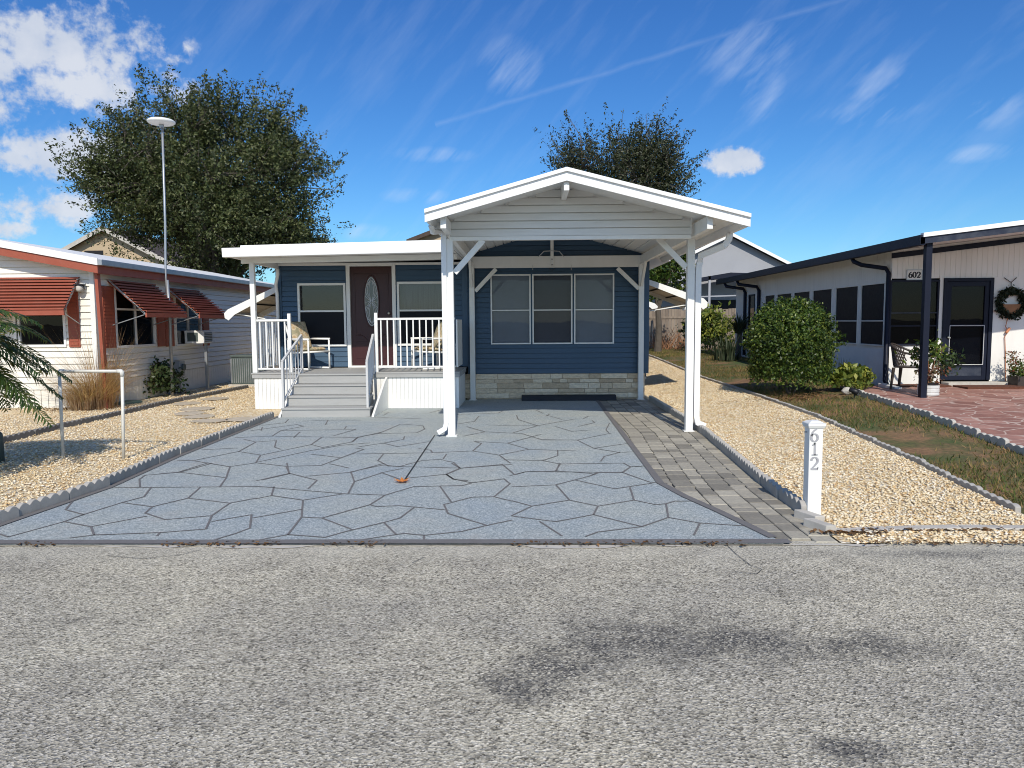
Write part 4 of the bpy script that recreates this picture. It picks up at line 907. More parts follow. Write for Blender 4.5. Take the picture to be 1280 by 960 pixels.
def dspout(pts, w, d, name='downspout'):
    """rectangular downspout along a polyline (mitred)"""
    mb = MB(); pts = [Vector(p) for p in pts]; o = 0; rings = []
    for i, p in enumerate(pts):
        dd = (pts[min(i + 1, len(pts) - 1)] - pts[max(i - 1, 0)]).normalized(); f_ = Vector((0, -1, 0)); s = dd.cross(f_)
        if s.length < .2: s = Vector((1, 0, 0))
        s.normalize(); f2 = s.cross(dd).normalized(); rings.append([p - s * w / 2 - f2 * d / 2, p + s * w / 2 - f2 * d / 2, p + s * w / 2 + f2 * d / 2, p - s * w / 2 + f2 * d / 2])
    for r_ in rings: mb.v += [tuple(q) for q in r_]
    for i in range(len(rings) - 1):
        for k in range(4): mb.f.append((i * 4 + k, i * 4 + (k + 1) % 4, i * 4 + 4 + (k + 1) % 4, i * 4 + 4 + k))
    mb.f.append((0, 1, 2, 3)); mb.f.append(tuple(len(mb.v) - 4 + k for k in range(4)))
    return mb
yd = FLp.y - .05
xd = P(556, 400, yd).x
dspout([(xd - .12, YG + .35, el.z - .16), (xd - .10, YG + .40, el.z - .24), (xd, yd, ZB + .1), (xd, yd, ZB - .2), (xd, yd, .20), (xd - .02, yd - .005, .12), (xd - .12, yd - .01, .06)], .07, .055).build('downspout', M['white_metal'], carport, bevel=.006)
yd = FRp.y; xd = P(872, 400, yd).x
g1 = P(905, 291, YG + .7)
dspout([(er.x - .06, YG + .75, er.z - .16), (er.x - .07, YG + .75, er.z - .24), (er.x - .12, YG + .76, er.z - .32), (er.x - .36, yd - .08, er.z - .42), (xd + .02, yd - .01, er.z - .50), (xd, yd, er.z - .60), (xd, yd, .22), (xd + .02, yd, .13), (xd + .13, yd - .02, .08)], .085, .06).build('downspout', M['white_metal'], carport, bevel=.006)
# black wheel stop by the stone skirting
q = G(711, 503)
ws = MB(); xa, xb = P(652, 500, 15.2).x, P(770, 500, 15.2).x
ws.prism([(xa, 15.10, .007), (xa, 15.34, .007), (xa, 15.31, .115), (xa, 15.15, .115)], (xb - xa, 0, 0))
tag(ws.build('wheel_stop', M['rubber'], bevel=.012, loc=(.5, 15.2, 0)), 'long black rubber wheel stop lying against the cream stone skirting', 'wheel stop')
# ------------------------------------------------------------------ porch chairs
def porch_chair():
    root = thing('patio_chair', '', 'chair', (0, 0, 0), 'cushioned chairs on the porch')
    r_ = .019; hw_, dp = .29, .27      # faces -Y
    for s in (-1, 1):
        mb = MB(); x = s * hw_
        mb.tube([(x, -dp, .02), (x, -dp, .60)], r_, 8); mb.build('front_leg', M['white'], root, smooth=True)
        mb = MB(); mb.tube([(x, dp, .02), (x, dp, .60)], r_, 8); mb.build('rear_leg', M['white'], root, smooth=True)
        mb = MB(); mb.tube([(x, -dp - .02, .61), (x, dp + .02, .61)], r_ * 1.15, 8); mb.build('arm', M['white'], root, smooth=True)
        mb = MB(); mb.tube([(x, -dp, .025), (x, dp, .025)], r_, 8); mb.tube([(x, -dp, .36), (x, dp, .33)], r_, 8); mb.build('side_rail', M['white'], root, smooth=True)
        mb = MB(); mb.tube([(s * (hw_ - .06), dp - .08, .34), (s * (hw_ - .06), dp + .14, .93)], r_, 8); mb.build('back_upright', M['white'], root, smooth=True)
    mb = MB(); mb.tube([(-hw_, -dp, .36), (hw_, -dp, .36)], r_, 8); mb.tube([(-hw_, dp, .33), (hw_, dp, .33)], r_, 8); mb.tube([(-hw_ + .06, dp + .14, .93), (hw_ - .06, dp + .14, .93)], r_, 8); mb.build('cross_rail', M['white'], root, smooth=True)
    def cushion(nx, ny, f):
        mb = MB()
        for sgn in (1, -1):
            o = len(mb.v)
            for j in range(ny + 1):
                for i in range(nx + 1):
                    u, v_ = i / nx * 2 - 1, j / ny * 2 - 1; t = (1 - abs(u) ** 4) ** .5 * (1 - abs(v_) ** 4) ** .5
                    mb.v.append(f(u, v_, sgn * t))
            for j in range(ny):
                for i in range(nx): a = o + j * (nx + 1) + i; mb.f.append((a, a + 1, a + nx + 2, a + nx + 1))
        return mb
    cushion(10, 10, lambda u, v_, t: (u * .25, v_ * .25 - .02, .40 - v_ * .012 + t * .05)).build('seat_cushion', M['cushion'], root, smooth=True)
    cushion(10, 12, lambda u, v_, t: (u * .235, .215 + v_ * .10 - t * .055, .67 + v_ * .29 + t * .02)).build('back_cushion', M['cushion'], root, smooth=True)
    return root
c1 = porch_chair(); q = P(389, 460, 14.85); c1.location = (q.x - .05, 14.9, DK); c1.rotation_euler = (0, 0, R(62))
c1['label'] = 'white framed chair with beige leafy cushions between porch steps and left window'
c2 = copy_tree(c1); q = P(537, 460, 14.75); c2.location = (q.x, 14.8, DK); c2.rotation_euler = (0, 0, R(-62)); c2['label'] = 'white framed chair with beige cushions behind the right porch railing by the white post'
# ------------------------------------------------------------------ number post 612
def strokes(mb, paths, x0, z0, sc_, y, w, th=.006):
    for path in paths:
        for i in range(len(path) - 1):
            a = Vector((x0 + path[i][0] * sc_, y, z0 + path[i][1] * sc_)); b_ = Vector((x0 + path[i + 1][0] * sc_, y, z0 + path[i + 1][1] * sc_)); d = (b_ - a)
            ww = w * (path[i][2] if len(path[i]) > 2 else 1) * sc_; wb = w * (path[i + 1][2] if len(path[i + 1]) > 2 else 1) * sc_
            nn_ = Vector((-d.z, 0, d.x)).normalized(); e_ = d.normalized() * ww * .25; yy_ = Vector((0, -.0004 * (i % 2), 0))
            mb.prism([a - e_ - nn_ * ww / 2 + yy_, b_ + e_ - nn_ * wb / 2 + yy_, b_ + e_ + nn_ * wb / 2 + yy_, a - e_ + nn_ * ww / 2 + yy_], (0, -th, 0))
def arc(cx_, cz, rx, rz, a0, a1, n, wf=lambda t: 1): return [(cx_ + rx * math.cos(R(a0 + (a1 - a0) * k / n)), cz + rz * math.sin(R(a0 + (a1 - a0) * k / n)), wf(R(a0 + (a1 - a0) * k / n))) for k in range(n + 1)]
thk = lambda t: .5 + .75 * abs(math.cos(t))
DIG = {'6': [arc(.3, .31, .25, .29, 0, 360, 20, thk), [(.055, .33, 1.1), (.075, .52, 1.1), (.15, .72, 1.0), (.28, .88, .8), (.46, .97, .5)]],
       '1': [[(.3, .04, 1.15), (.3, .98, 1.15)], [(.08, .03, .55), (.52, .03, .55)], [(.10, .80, .5), (.30, .95, .9)]],
       '2': [arc(.29, .70, .24, .26, 170, -30, 12, thk) + [(.30, .30, .9), (.06, .06, .6)], [(.05, .05, 1.0), (.52, .05, 1.0)], [(.53, .04, .6), (.57, .2, .5)]],
       '0': [arc(.3, .5, .25, .46, 0, 360, 22, thk)]}
q = G(1014.5, 643); np_ = thing('number_post', 'white square post with cap and grey house number 612 standing in the gravel', 'post', (q.x, q.y, 0))
pw = .056; ptop = P(1014, 527, q.y).z; pyf = q.y - pw
MB().box(q.x - pw, q.x + pw, q.y - pw, q.y + pw, -.03, ptop - .03).build('post', M['white'], np_, bevel=.005)
mb = MB(); mb.box(q.x - .072, q.x + .072, q.y - .072, q.y + .072, ptop - .032, ptop - .008); mb.hexa([(q.x - .062, q.y - .062, ptop - .05), (q.x + .062, q.y - .062, ptop - .05), (q.x + .062, q.y + .062, ptop - .05), (q.x - .062, q.y + .062, ptop - .05), (q.x - .07, q.y - .07, ptop - .033), (q.x + .07, q.y - .07, ptop - .033), (q.x + .07, q.y + .07, ptop - .033), (q.x - .07, q.y + .07, ptop - .033)])
mb.hexa([(q.x - .068, q.y - .068, ptop - .007), (q.x + .068, q.y - .068, ptop - .007), (q.x + .068, q.y + .068, ptop - .007), (q.x - .068, q.y + .068, ptop - .007), (q.x - .03, q.y - .03, ptop + .012), (q.x + .03, q.y - .03, ptop + .012), (q.x + .03, q.y + .03, ptop + .012), (q.x - .03, q.y + .03, ptop + .012)])
mb.build('cap', M['white'], np_, bevel=.003)
for ch, px, ya, yb in (('6', 1012.5, 536, 552), ('1', 1013, 553.5, 569), ('2', 1012.5, 571, 587)):
    zb_, za_ = P(px, yb, pyf).z, P(px, ya, pyf).z; s_ = za_ - zb_; x_ = P(px, ya, pyf).x
    mb = MB(); strokes(mb, DIG[ch], x_ + .006, zb_, s_, pyf - .001, .15, .003); mb.build('numeral', M['letter'], np_)
mb = MB(); e0 = P(1003.5, 540, q.y); mb.tube([(q.x - pw, q.y, e0.z), (q.x - pw - .02, q.y, e0.z)], .006, 6); mb.build('screw_eye', M['galv'], np_)
# dry maple-like leaf on the drive
q = G(503, 604); mb = MB(); pts = []
for k in range(14): a = k / 14 * 2 * math.pi; rr = (.10 if k % 2 == 0 else .045) * random.uniform(.8, 1.15); pts.append((q.x + rr * math.cos(a), q.y + rr * math.sin(a), .022 + (.022 if k % 2 == 0 else .002)))
for k in range(14): mb.add([(q.x, q.y, .016), pts[k], pts[(k + 1) % 14]], [(0, 1, 2)])
tag(mb.build('fallen_leaf', M['orange_leaf'], loc=(q.x, q.y, 0)), 'curled orange fallen leaf lying on the blue driveway', 'leaf')
# ------------------------------------------------------------------ left gravel: pipe frame, stepping stones, lids
a, b_ = G(79, 571), G(154.5, 573.5)
pf = thing('pipe_frame', 'white plastic pipe frame like a small goal standing in the left gravel', 'pipe frame', ((a.x + b_.x) / 2, a.y, 0))
zt = P(75, 464, a.y).z; zt2 = P(153, 464, b_.y).z; xa = P(74, 464, a.y).x; xb = P(152.5, 464, b_.y).x
MB().tube([(a.x, a.y, -.03), (xa, a.y, zt - .03)], .019, 10).build('upright', M['pvc'], pf, smooth=True)
MB().tube([(b_.x, b_.y, -.03), (xb, b_.y, zt2 - .03)], .019, 10).build('upright', M['pvc'], pf, smooth=True)
MB().tube([(xa + .02, a.y, zt), (xb - .02, b_.y, zt2)], .019, 10).build('crossbar', M['pvc'], pf, smooth=True)
for x, y, z, s in ((xa, a.y, zt, 1), (xb, b_.y, zt2, -1)): MB().tube([(x, y, z - .06), (x, y, z - .005), (x + s * .005, y, z), (x + s * .06, y, z)], .025, 10).build('elbow', M['pvc'], pf, smooth=True)
for i, (px, py, rx, ry) in enumerate(((233, 505, .30, .2), (247, 512, .32, .2), (238, 517.5, .30, .2), (250, 521.5, .28, .18), (268, 499, .3, .22), (305, 525, .36, .2), (262, 527, .32, .14))):
    q = G(px, py); mb = MB(); n = 9; pts = [(q.x + rx * math.cos(t * 2 * math.pi / n) * random.uniform(.8, 1.1), q.y + ry * 1.6 * math.sin(t * 2 * math.pi / n) * random.uniform(.8, 1.1), .012) for t in range(n)]
    mb.prism(pts, (0, 0, .008)); tag(mb.build('stepping_stone', M['sand_stone'], bevel=.006, loc=(q.x, q.y, 0)), 'flat pale stepping stone sunk in the gravel left of the porch', 'stepping stone', 'stepping stones in the left gravel')
q = G(158, 504); mb = MB(); mb.lathe((q.x, q.y, .0), [(.30, 0), (.30, .03), (.26, .045), (.05, .05)], 20); tag(mb.build('valve_cover', M['green_lid'], loc=(q.x, q.y, 0)), 'flat green round cover in the gravel beside the dark shrub', 'cover')
q = G(2, 577); mb = MB(); mb.lathe((q.x - .02, q.y, 0), [(.05, 0), (.05, .30), (.042, .34), (.02, .36)], 12); tag(mb.build('garden_post', M['fins'], smooth=True, loc=(q.x, q.y, 0)), 'short dark round-topped post in the gravel at the far left below the palm', 'post')
# ------------------------------------------------------------------ plants
def stems_tuft(root_loc, n, hgt, spread, mat, wid, name, parent, curve=.4, base=.12):
    """arching grass-like blades, three segments each"""
    c = np.array(root_loc); q = []
    a = RNG.uniform(0, 6.283, n); out = RNG.uniform(0.1, 1, n) ** .8 * spread; hh = hgt * RNG.uniform(.45, 1.05, n)
    b0 = np.stack([np.cos(a) * RNG.uniform(0, base, n), np.sin(a) * RNG.uniform(0, base, n), np.zeros(n)], 1) + c
    d = np.stack([np.cos(a), np.sin(a), np.zeros(n)], 1); side = np.stack([-np.sin(a), np.cos(a), np.zeros(n)], 1)
    prev = b0; wprev = wid
    for k in (1, 2, 3):
        t = k / 3; p = b0 + d * (out * t ** (1 + curve * 2))[:, None] + np.array([0, 0, 1]) * (hh * (t - curve * .35 * t * t))[:, None]
        wv = wid * (1 - t * .9); q.append(np.stack([prev - side * wprev, prev + side * wprev, p + side * wv, p - side * wv], 1)); prev = p; wprev = wv
    # one connected blade per stem: build with shared verts
    v = np.concatenate([q[0][:, 0:2], q[0][:, [3, 2]], q[1][:, [3, 2]], q[2][:, [3, 2]]], 1)   # n,8,3
    off = world_loc(parent); vv = (v.reshape(-1, 3) - np.array(off)).tolist(); f = []
    for i in range(n):
        o = i * 8
        for k in range(3): f.append((o + 2 * k, o + 2 * k + 1, o + 2 * k + 3, o + 2 * k + 2))
    me = bpy.data.meshes.new(name); me.from_pydata(vv, [], f); me.materials.append(mat); o = bpy.data.objects.new(name, me); COL.objects.link(o); o.parent = parent; return o
def shrub(name, label, cat, c, rx, ry, rz, n, leaf, mat, lumps=9, stems=True, loose=.12, group=None):
    c = Vector(c); root = thing(name, label, cat, (c.x, c.y, c.z), group)
    d = RNG.normal(size=(n, 3)); d /= np.linalg.norm(d, axis=1)[:, None]
    d[:, 2] = np.where(d[:, 2] < -.75, -d[:, 2], d[:, 2])
    ld = RNG.normal(size=(lumps, 3)); ld /= np.linalg.norm(ld, axis=1)[:, None]; ls = RNG.uniform(.06, .2, lumps)
    bumpv = (np.maximum(0, d @ ld.T) ** 6 * ls).sum(1)
    r_ = (RNG.uniform(.0, 1, n) ** .22) * (.88 + bumpv) + RNG.normal(0, loose * .5, n)
    hz_ = np.sqrt(d[:, 0] ** 2 + d[:, 1] ** 2) + 1e-6; kk = np.where(d[:, 2] < 0, np.minimum((1 / hz_) ** .75, 2.2), 1.0); d = d * np.stack([kk, kk, np.ones(n)], 1)
    p = d * r_[:, None] * np.array([rx, ry, rz]) + np.array([c.x, c.y, c.z + rz * .93]); p[:, 2] = np.maximum(p[:, 2], c.z + .03)
    ns = max(10, n // 260); k_ = 26; ds = RNG.normal(size=(ns, 3)); ds[:, 2] = np.abs(ds[:, 2]) * .8 + .1; ds /= np.linalg.norm(ds, axis=1)[:, None]
    tt = RNG.uniform(.85, 1.14, (ns, k_)) + RNG.uniform(0, .07, (ns, 1)); sp_ = (ds[:, None, :] * tt[..., None]).reshape(-1, 3) * np.array([rx, ry, rz]) + np.array([c.x, c.y, c.z + rz * .93]) + RNG.normal(0, leaf * .5, (ns * k_, 3))
    p = np.concatenate([p, sp_]); d = np.concatenate([d, np.repeat(ds, k_, 0)])
    fastmesh('foliage', leafquads(p, leaf, d * .7), 4, mat, root)
    if stems:
        mb = MB()
        for k in range(7):
            a = random.uniform(0, 6.283); e_ = c + Vector((math.cos(a) * rx * .55, math.sin(a) * ry * .55, rz * random.uniform(.9, 1.5)))
            mb.tube([c + Vector((math.cos(a) * .05, math.sin(a) * .05, -.03)), c + Vector((math.cos(a) * rx * .25, math.sin(a) * ry * .25, rz * .5)), e_], [.02, .014, .005], 6)
        mb.build('stem', M['bark'], root)
    return root
# big round shrub on the lawn edge, dark shrub on the left, dry grass clump
q = G(998, 497); s_ = shrub('round_shrub', 'big round glossy green shrub on the lawn beside the white house', 'shrub', (q.x + .13, q.y + .75, h1(q.x, q.y + .7)), .80, .84, .84, 24000, .030, M['box_leaf'], 14, loose=.10)
q = G(176, 497); shrub('dark_shrub', 'low dark green shrub growing against the cream house wall', 'shrub', (q.x + .1, q.y + .3, 0), .62, .5, .40, 2200, .055, M['dark_leaf'], 8, loose=.35)
q = G(98, 514); og = thing('ornamental_grass', 'tall dry tan ornamental grass clump at the corner of the cream house', 'grass clump', (q.x, q.y + .4, 0))
stems_tuft((q.x - .05, q.y + .45, 0), 900, .95, 1.15, M['drygrass'], .005, 'blades', og, .6, .45)
stems_tuft((q.x + .05, q.y + .5, 0), 800, 1.35, 1.3, M['drygrass'], .0042, 'wisps', og, .45, .30)
stems_tuft((q.x + .1, q.y + .6, 0), 330, 1.75, .75, M['drygrass'], .0045, 'seed_stalks', og, .25, .35)
q = G(1070, 489); shrub('yellow_green_plant', 'low yellow-green leafy plant at the corner downspout of the white house', 'plant', (q.x, q.y + .25, h1(q.x, q.y)), .34, .3, .22, 700, .06, M['lime_leaf'], 6, loose=.3)
q = G(1052, 480); pr2 = thing('flower_spikes', 'thin purple-grey flower spikes rising behind the yellow-green plant', 'plant', (q.x, q.y + .3, h1(q.x, q.y)))
stems_tuft((q.x + .15, q.y + .4, h1(q.x, q.y)), 60, .55, .22, M['spike_leaf'], .008, 'stalks', pr2, .2, .15)
q = P(888, 436, 28.5); gz = h1(q.x, q.y); shrub('loose_shrub', 'loose yellow-green shrub in front of the wooden fence', 'shrub', (q.x, 28.5, gz), .75, .6, .78, 1600, .085, M['lime_leaf'], 12, loose=.5)
q = P(872, 436, 29.5); shrub('twiggy_shrub', 'twiggy grey-green shrub at the fence left of the loose one', 'shrub', (q.x, 29.5, h1(q.x, 29.5)), .6, .5, .7, 700, .07, M['spike_leaf'], 12, loose=.6)
def spiky(name, label, px, Y, n, hgt, spread, wid, base=.12, z=None):
    q = P(px, 440, Y); r_ = thing(name, label, 'plant', (q.x, Y, h1(q.x, Y))); stems_tuft((q.x, Y, h1(q.x, Y) + (z or 0)), n, hgt, spread, M['spike_leaf'], wid, 'leaves', r_, .35, base); return r_
yu = spiky('yucca', 'dark spiky yucca on a short stem behind the round shrub', 923, 23.5, 170, .75, .85, .022, .1, .75)
q = P(923, 440, 23.5); MB().tube([(q.x, 23.5, h1(q.x, 23.5)), (q.x + .03, 23.5, h1(q.x, 23.5) + .85)], [.09, .07], 8).build('trunk', M['bark'], yu)
spiky('snake_plant', 'clump of upright grey spear leaves on the lawn beside the yucca', 908, 22.3, 110, .85, .35, .03, .42)
tw = thing('dry_brush', 'heap of orange dry twigs at the foot of the wooden fence', 'brush', (P(845, 436, 31.5).x, 31.5, .45))
n = 240; mb = MB()
for k in range(150):
    x = random.uniform(P(815, 430, 31.5).x, P(868, 430, 31.5).x); b0 = Vector((x, 31.5 + random.uniform(-.5, .8), h1(x, 31.5) - .02)); e_ = b0 + Vector((random.gauss(0, .35), random.gauss(0, .2), random.uniform(.2, .95)))
    mb.tube([b0, (b0 + e_) / 2 + Vector((random.gauss(0, .06), 0, .05)), e_], [.014, .01, .004], 3, False)
mb.build('twigs', M['twig'], tw)
# palm at the far left
pq = Vector((-6.2, 7.8, 0)); palm = thing('palm_tree', 'small palm with arching fronds at the left edge of the gravel', 'palm', pq)
MB().tube([(pq.x, pq.y, -.05), (pq.x + .02, pq.y, .5), (pq.x, pq.y, 1.48)], [.13, .10, .09], 10).build('trunk', M['bark'], palm, smooth=True)
for k in range(46):
    a = k * 2.399 + .3; el_ = random.uniform(-.65, 1.15); ln = random.uniform(.9, 1.2); d = Vector((math.cos(a), math.sin(a), 0)); pts = []
    for i in range(15):
        t = i / 14; pts.append(pq + Vector((0, 0, 1.52)) + d * (ln * t * math.cos(el_ * (1 - .4 * t))) + Vector((0, 0, ln * (math.sin(el_) * t - (.55 + .25 * el_) * t * t))))
    quads = []
    for i in range(1, 15):
        for m_ in (0, .33, .66):
            p = pts[i - 1].lerp(pts[i], m_); ax = (pts[i] - pts[i - 1]).normalized(); sd_ = ax.cross(Vector((0, 0, 1))).normalized(); up = sd_.cross(ax)
            L_ = .30 * math.sin(math.pi * min(1, (.12 + .86 * (i - 1 + m_) / 14))) ** .6 * random.uniform(.85, 1.1)
            for s in (-1, 1):
                tipv = p + (sd_ * s * .85 + ax * .55 + up * random.uniform(-.05, .2)).normalized() * L_ - Vector((0, 0, L_ * random.uniform(.15, .4)))
                midv = (p + tipv) / 2 + up * .03; w_ = ax * .011
                quads.append([p - w_, midv - w_ * 1.4, tipv, midv + w_ * 1.4])
    fr = MB().tube(pts, [.012 * (1 - i / 16) + .002 for i in range(15)], 5).build('frond', M['palm'], palm)
    fastmesh('leaflets', np.array([[list(v) for v in q] for q in quads]), 4, M['palm'], fr)
# trees
def tree(name, label, base, blobs, ntwig, lpt, leaf, mat, trunk_h, trunk_r, twig_len=.9, spread=.22, limbs=14, up=.6, twigs=True, nclump=170, cl=.62):
    base = Vector(base); root = thing(name, label, 'tree', base); blobs = [(np.array(c), np.array(r_)) for c, r_ in blobs]
    vol = np.array([np.prod(r_) ** .8 for _, r_ in blobs]); vol /= vol.sum(); pick = RNG.choice(len(blobs), ntwig, p=vol)
    cc = np.array([b_[0] for b_ in blobs])[pick]; rr = np.array([b_[1] for b_ in blobs])[pick]
    d = RNG.normal(size=(ntwig, 3)); d /= np.linalg.norm(d, axis=1)[:, None]
    p = cc + d * rr * (RNG.uniform(.05, 1, ntwig) ** .45)[:, None]
    own = RNG.integers(0, nclump, ntwig); stray = RNG.uniform(0, 1, ntwig) < .06
    p = np.where(stray[:, None], p, p[:nclump][own] + RNG.normal(0, cl, (ntwig, 3)) * np.array([1, 1, .75]))
    cen = np.array([c for c, _ in blobs]).mean(0)
    o = p - cen; o /= np.linalg.norm(o, axis=1)[:, None] + 1e-6; tdir = o + np.array([0, 0, up]) + RNG.normal(0, .35, (ntwig, 3)); tdir /= np.linalg.norm(tdir, axis=1)[:, None]
    tl = twig_len * RNG.uniform(.5, 1.3, ntwig)
    t = RNG.uniform(0, 1, (ntwig, lpt)); lv = p[:, None, :] + tdir[:, None, :] * (t * tl[:, None])[..., None] + RNG.normal(0, 1, (ntwig, lpt, 3)) * (spread * (1.05 - .75 * t))[..., None]
    fastmesh('crown', leafquads(lv.reshape(-1, 3), leaf, np.array([[0, 0, .5]])), 4, mat, root)
    mb = MB(); top = base + Vector((0, 0, trunk_h)); mb.tube([base - Vector((0, 0, .1)), base + Vector((.05, 0, trunk_h * .5)), top], [trunk_r * 1.3, trunk_r, trunk_r * .85], 10)
    cs = [p[RNG.integers(ntwig)] for _ in range(limbs)]
    nodes = []
    for q in cs:
        q = Vector(q); m_ = top.lerp(q, .5) + Vector((random.gauss(0, .3), random.gauss(0, .3), .5)); pts = [top - Vector((0, 0, .2)), top.lerp(m_, .5), m_, m_.lerp(q, .55), q]
        mb.tube(pts, [trunk_r * .6, trunk_r * .42, trunk_r * .28, trunk_r * .16, .03], 6); nodes += [m_, m_.lerp(q, .5), q]
    if twigs:
        nd = np.array([list(v) for v in nodes])
        for i in range(0, ntwig, 4):
            k = np.argmin(((nd - p[i]) ** 2).sum(1)); a_1 = Vector(nd[k]); e_ = Vector(p[i]); mb.tube([a_1, a_1.lerp(e_, .5) + Vector((0, 0, .1)), e_, e_ + Vector(tdir[i]) * tl[i]], [.03, .022, .015, .006], 3, False)
    mb.build('trunk', M['bark'], root); return root
YO = 32.0
def bl(px, py, rpx, rpy, Y, dep): q = P(px, py, Y); return ((q.x, q.y, q.z), (rpx / F * Y, dep, rpy / F * Y))
tree('oak_tree', 'large spreading dark green oak rising behind the cream house', (P(262, 300, YO).x, YO, 0),
     [bl(258, 250, 76, 54, YO, 3.2), bl(178, 212, 32, 42, YO, 2.2), bl(180, 160, 20, 24, YO, 1.5), bl(252, 178, 34, 34, YO, 2.2), bl(276, 150, 16, 20, YO, 1.4), bl(330, 188, 28, 34, YO, 2.2), bl(322, 162, 16, 18, YO, 1.3), bl(354, 222, 26, 38, YO, 2.2), bl(158, 240, 30, 26, YO, 2), bl(205, 270, 52, 32, YO, 2.3), bl(320, 285, 60, 40, YO, 2.8), bl(124, 213, 16, 7, YO, 1), bl(210, 135, 12, 12, YO, 1), bl(390, 207, 9, 8, YO, .8), bl(138, 283, 22, 10, YO, 1), bl(270, 325, 46, 22, YO, 2), bl(350, 295, 30, 26, YO, 1.6)],
     3900, 42, .064, M['oak'], 2.6, .42, .95, .18, 26, .8, True, 230, .55)
Y2 = 36.0
tree('oak_tree', 'thin-leaved oak rising behind the carport roof', (P(785, 300, Y2).x, Y2, .4),
     [bl(785, 228, 58, 40, Y2, 2.5), bl(750, 208, 32, 20, Y2, 1.8), bl(804, 202, 28, 20, Y2, 1.6), bl(822, 230, 22, 24, Y2, 1.6), bl(715, 212, 18, 18, Y2, 1.2), bl(778, 265, 58, 36, Y2, 2.5)],
     1900, 28, .06, M['oak_thin'], 3.2, .26, 1.15, .13, 34, .9, True, 130, .45)
Y3 = 29.0
tree('small_tree', 'small bright green tree seen under the carport eave beyond the white awning', (P(822, 420, Y3).x, Y3, .4), [bl(818, 345, 30, 20, Y3, .9), bl(835, 335, 20, 14, Y3, .6), bl(805, 362, 22, 22, Y3, .8)], 170, 26, .085, M['box_leaf'], 1.8, .12, .5, .2, 8, .6, True, 40, .3)
# ------------------------------------------------------------------ cream house on the left
LX, LY, LYE = -8.35, 14.3, 27.0
lh = thing('mobile_home', 'cream lap-sided mobile home with rust red awnings and shutters at the left', 'house', (LX, LY, 0))
LW = Wall(LX, 0, (0, 1), (1, 0)); LF = Wall(0, LY, (1, 0), (0, -1))
ypx = lambda px, X=LX: X * F / (px - 658.0)
def zside(px, py, X=LX): return P(px, py, ypx(px, X)).z
w1 = (ypx(140), ypx(190), zside(165, 434), zside(165, 358)); w2 = (ypx(216), ypx(249), zside(232, 432), zside(232, 362))
wf = (-9.95, P(83, 410, LY).x, wz(50, 434, LY), wz(50, 385, LY) + .25)
rk = .19; zc0 = wz(103, 322, LY - .3); ZE = zc0 - .02
gabL = lambda z: (-14.5, LX - max(0, (z - ZE + .12)) / rk)
mb = MB()
lapwall(LW, mb, LY + .05, LYE, .5, ZE - .05, .125, .02, [w1, w2], None, .013); lapwall(LF, mb, -14.4, LX - .05, .35, ZE + .9, .125, .02, [wf], gabL, .013)
mb.build('wall', M['cream_siding'], lh)
MB().box(-14.4, LX - .06, LY + .06, LYE, .05, ZE - .1).build('inner_wall', M['dark'], lh)
mb = MB(); grooved(LW, mb, LY + .02, LYE, lambda u: 0, lambda u: .5, .14, .01, .02); grooved(LF, mb, -14.4, LX - .02, lambda u: 0, lambda u: .35, .14, .01, .02); mb.build('skirting', M['cream_siding'], lh)
mb = MB(); mb.box(LX - .06, LX + .03, LY - .03, LY + .06, 0.02, ZE - .02); mb.build('corner_trim', M['white'], lh)
# roof and trim
rz = lambda x: ZE + (LX + .22 - x) * rk
mb = MB(); xr0 = LX + .30; ye0 = LY - .32
mb.hexa([(xr0, ye0, rz(xr0) - .06), (-11.5, ye0, rz(-11.5) - .06), (-11.5, LYE + .3, rz(-11.5) - .06), (xr0, LYE + .3, rz(xr0) - .06), (xr0, ye0, rz(xr0)), (-11.5, ye0, rz(-11.5)), (-11.5, LYE + .3, rz(-11.5)), (xr0, LYE + .3, rz(xr0))])
mb.hexa([(-11.5, ye0, rz(-11.5) - .06), (-14.7, ye0, rz(xr0) - .06), (-14.7, LYE + .3, rz(xr0) - .06), (-11.5, LYE + .3, rz(-11.5) - .06), (-11.5, ye0, rz(-11.5)), (-14.7, ye0, rz(xr0)), (-14.7, LYE + .3, rz(xr0)), (-11.5, LYE + .3, rz(-11.5))])
lr = mb.build('roof', M['roof_white'], lh)
mb = MB(); mb.prism([(xr0, ye0 - .02, rz(xr0) + .02), (-11.5, ye0 - .02, rz(-11.5) + .02), (-11.5, ye0 - .02, rz(-11.5) - .11), (xr0, ye0 - .02, rz(xr0) - .11)], (0, .018, 0)); mb.build('white_rake', M['white'], lr)
mb = MB(); mb.prism([(xr0 - .02, ye0 + .01, rz(xr0) - .10), (-11.5, ye0 + .01, rz(-11.5) - .10), (-11.5, ye0 + .01, rz(-11.5) - .26), (xr0 - .02, ye0 + .01, rz(xr0) - .26)], (0, .03, 0)); mb.build('red_rake', M['red'], lr)
mb = MB(); mb.box(xr0 - .02, xr0 + .07, ye0 + .0, LYE + .3, rz(xr0) - .11, rz(xr0) + .0); mb.build('gutter', M['galv'], lr, bevel=.01)
mb = MB(); mb.box(xr0 - .10, xr0 - .03, ye0 + .05, LYE + .3, rz(xr0) - .26, rz(xr0) - .07); mb.build('red_fascia', M['red'], lr)
mb = MB(); mb.beam((P(121, 338, LY - .12).x, LY - .12, ZE - .2), (P(133, 480, LY - .12).x, LY - .12, .0), .10, .06); mb.build('strut', M['red'], lh, label='leaning rust red corner board')
window(LW, lh, *w1, .05, M['white'], w1[2] + (w1[3] - w1[2]) * .62, [('blind', M['dark'], w1[2], w1[3], -.05)], 'dark_glass', None, .03, [(w1[0] + w1[1]) / 2])
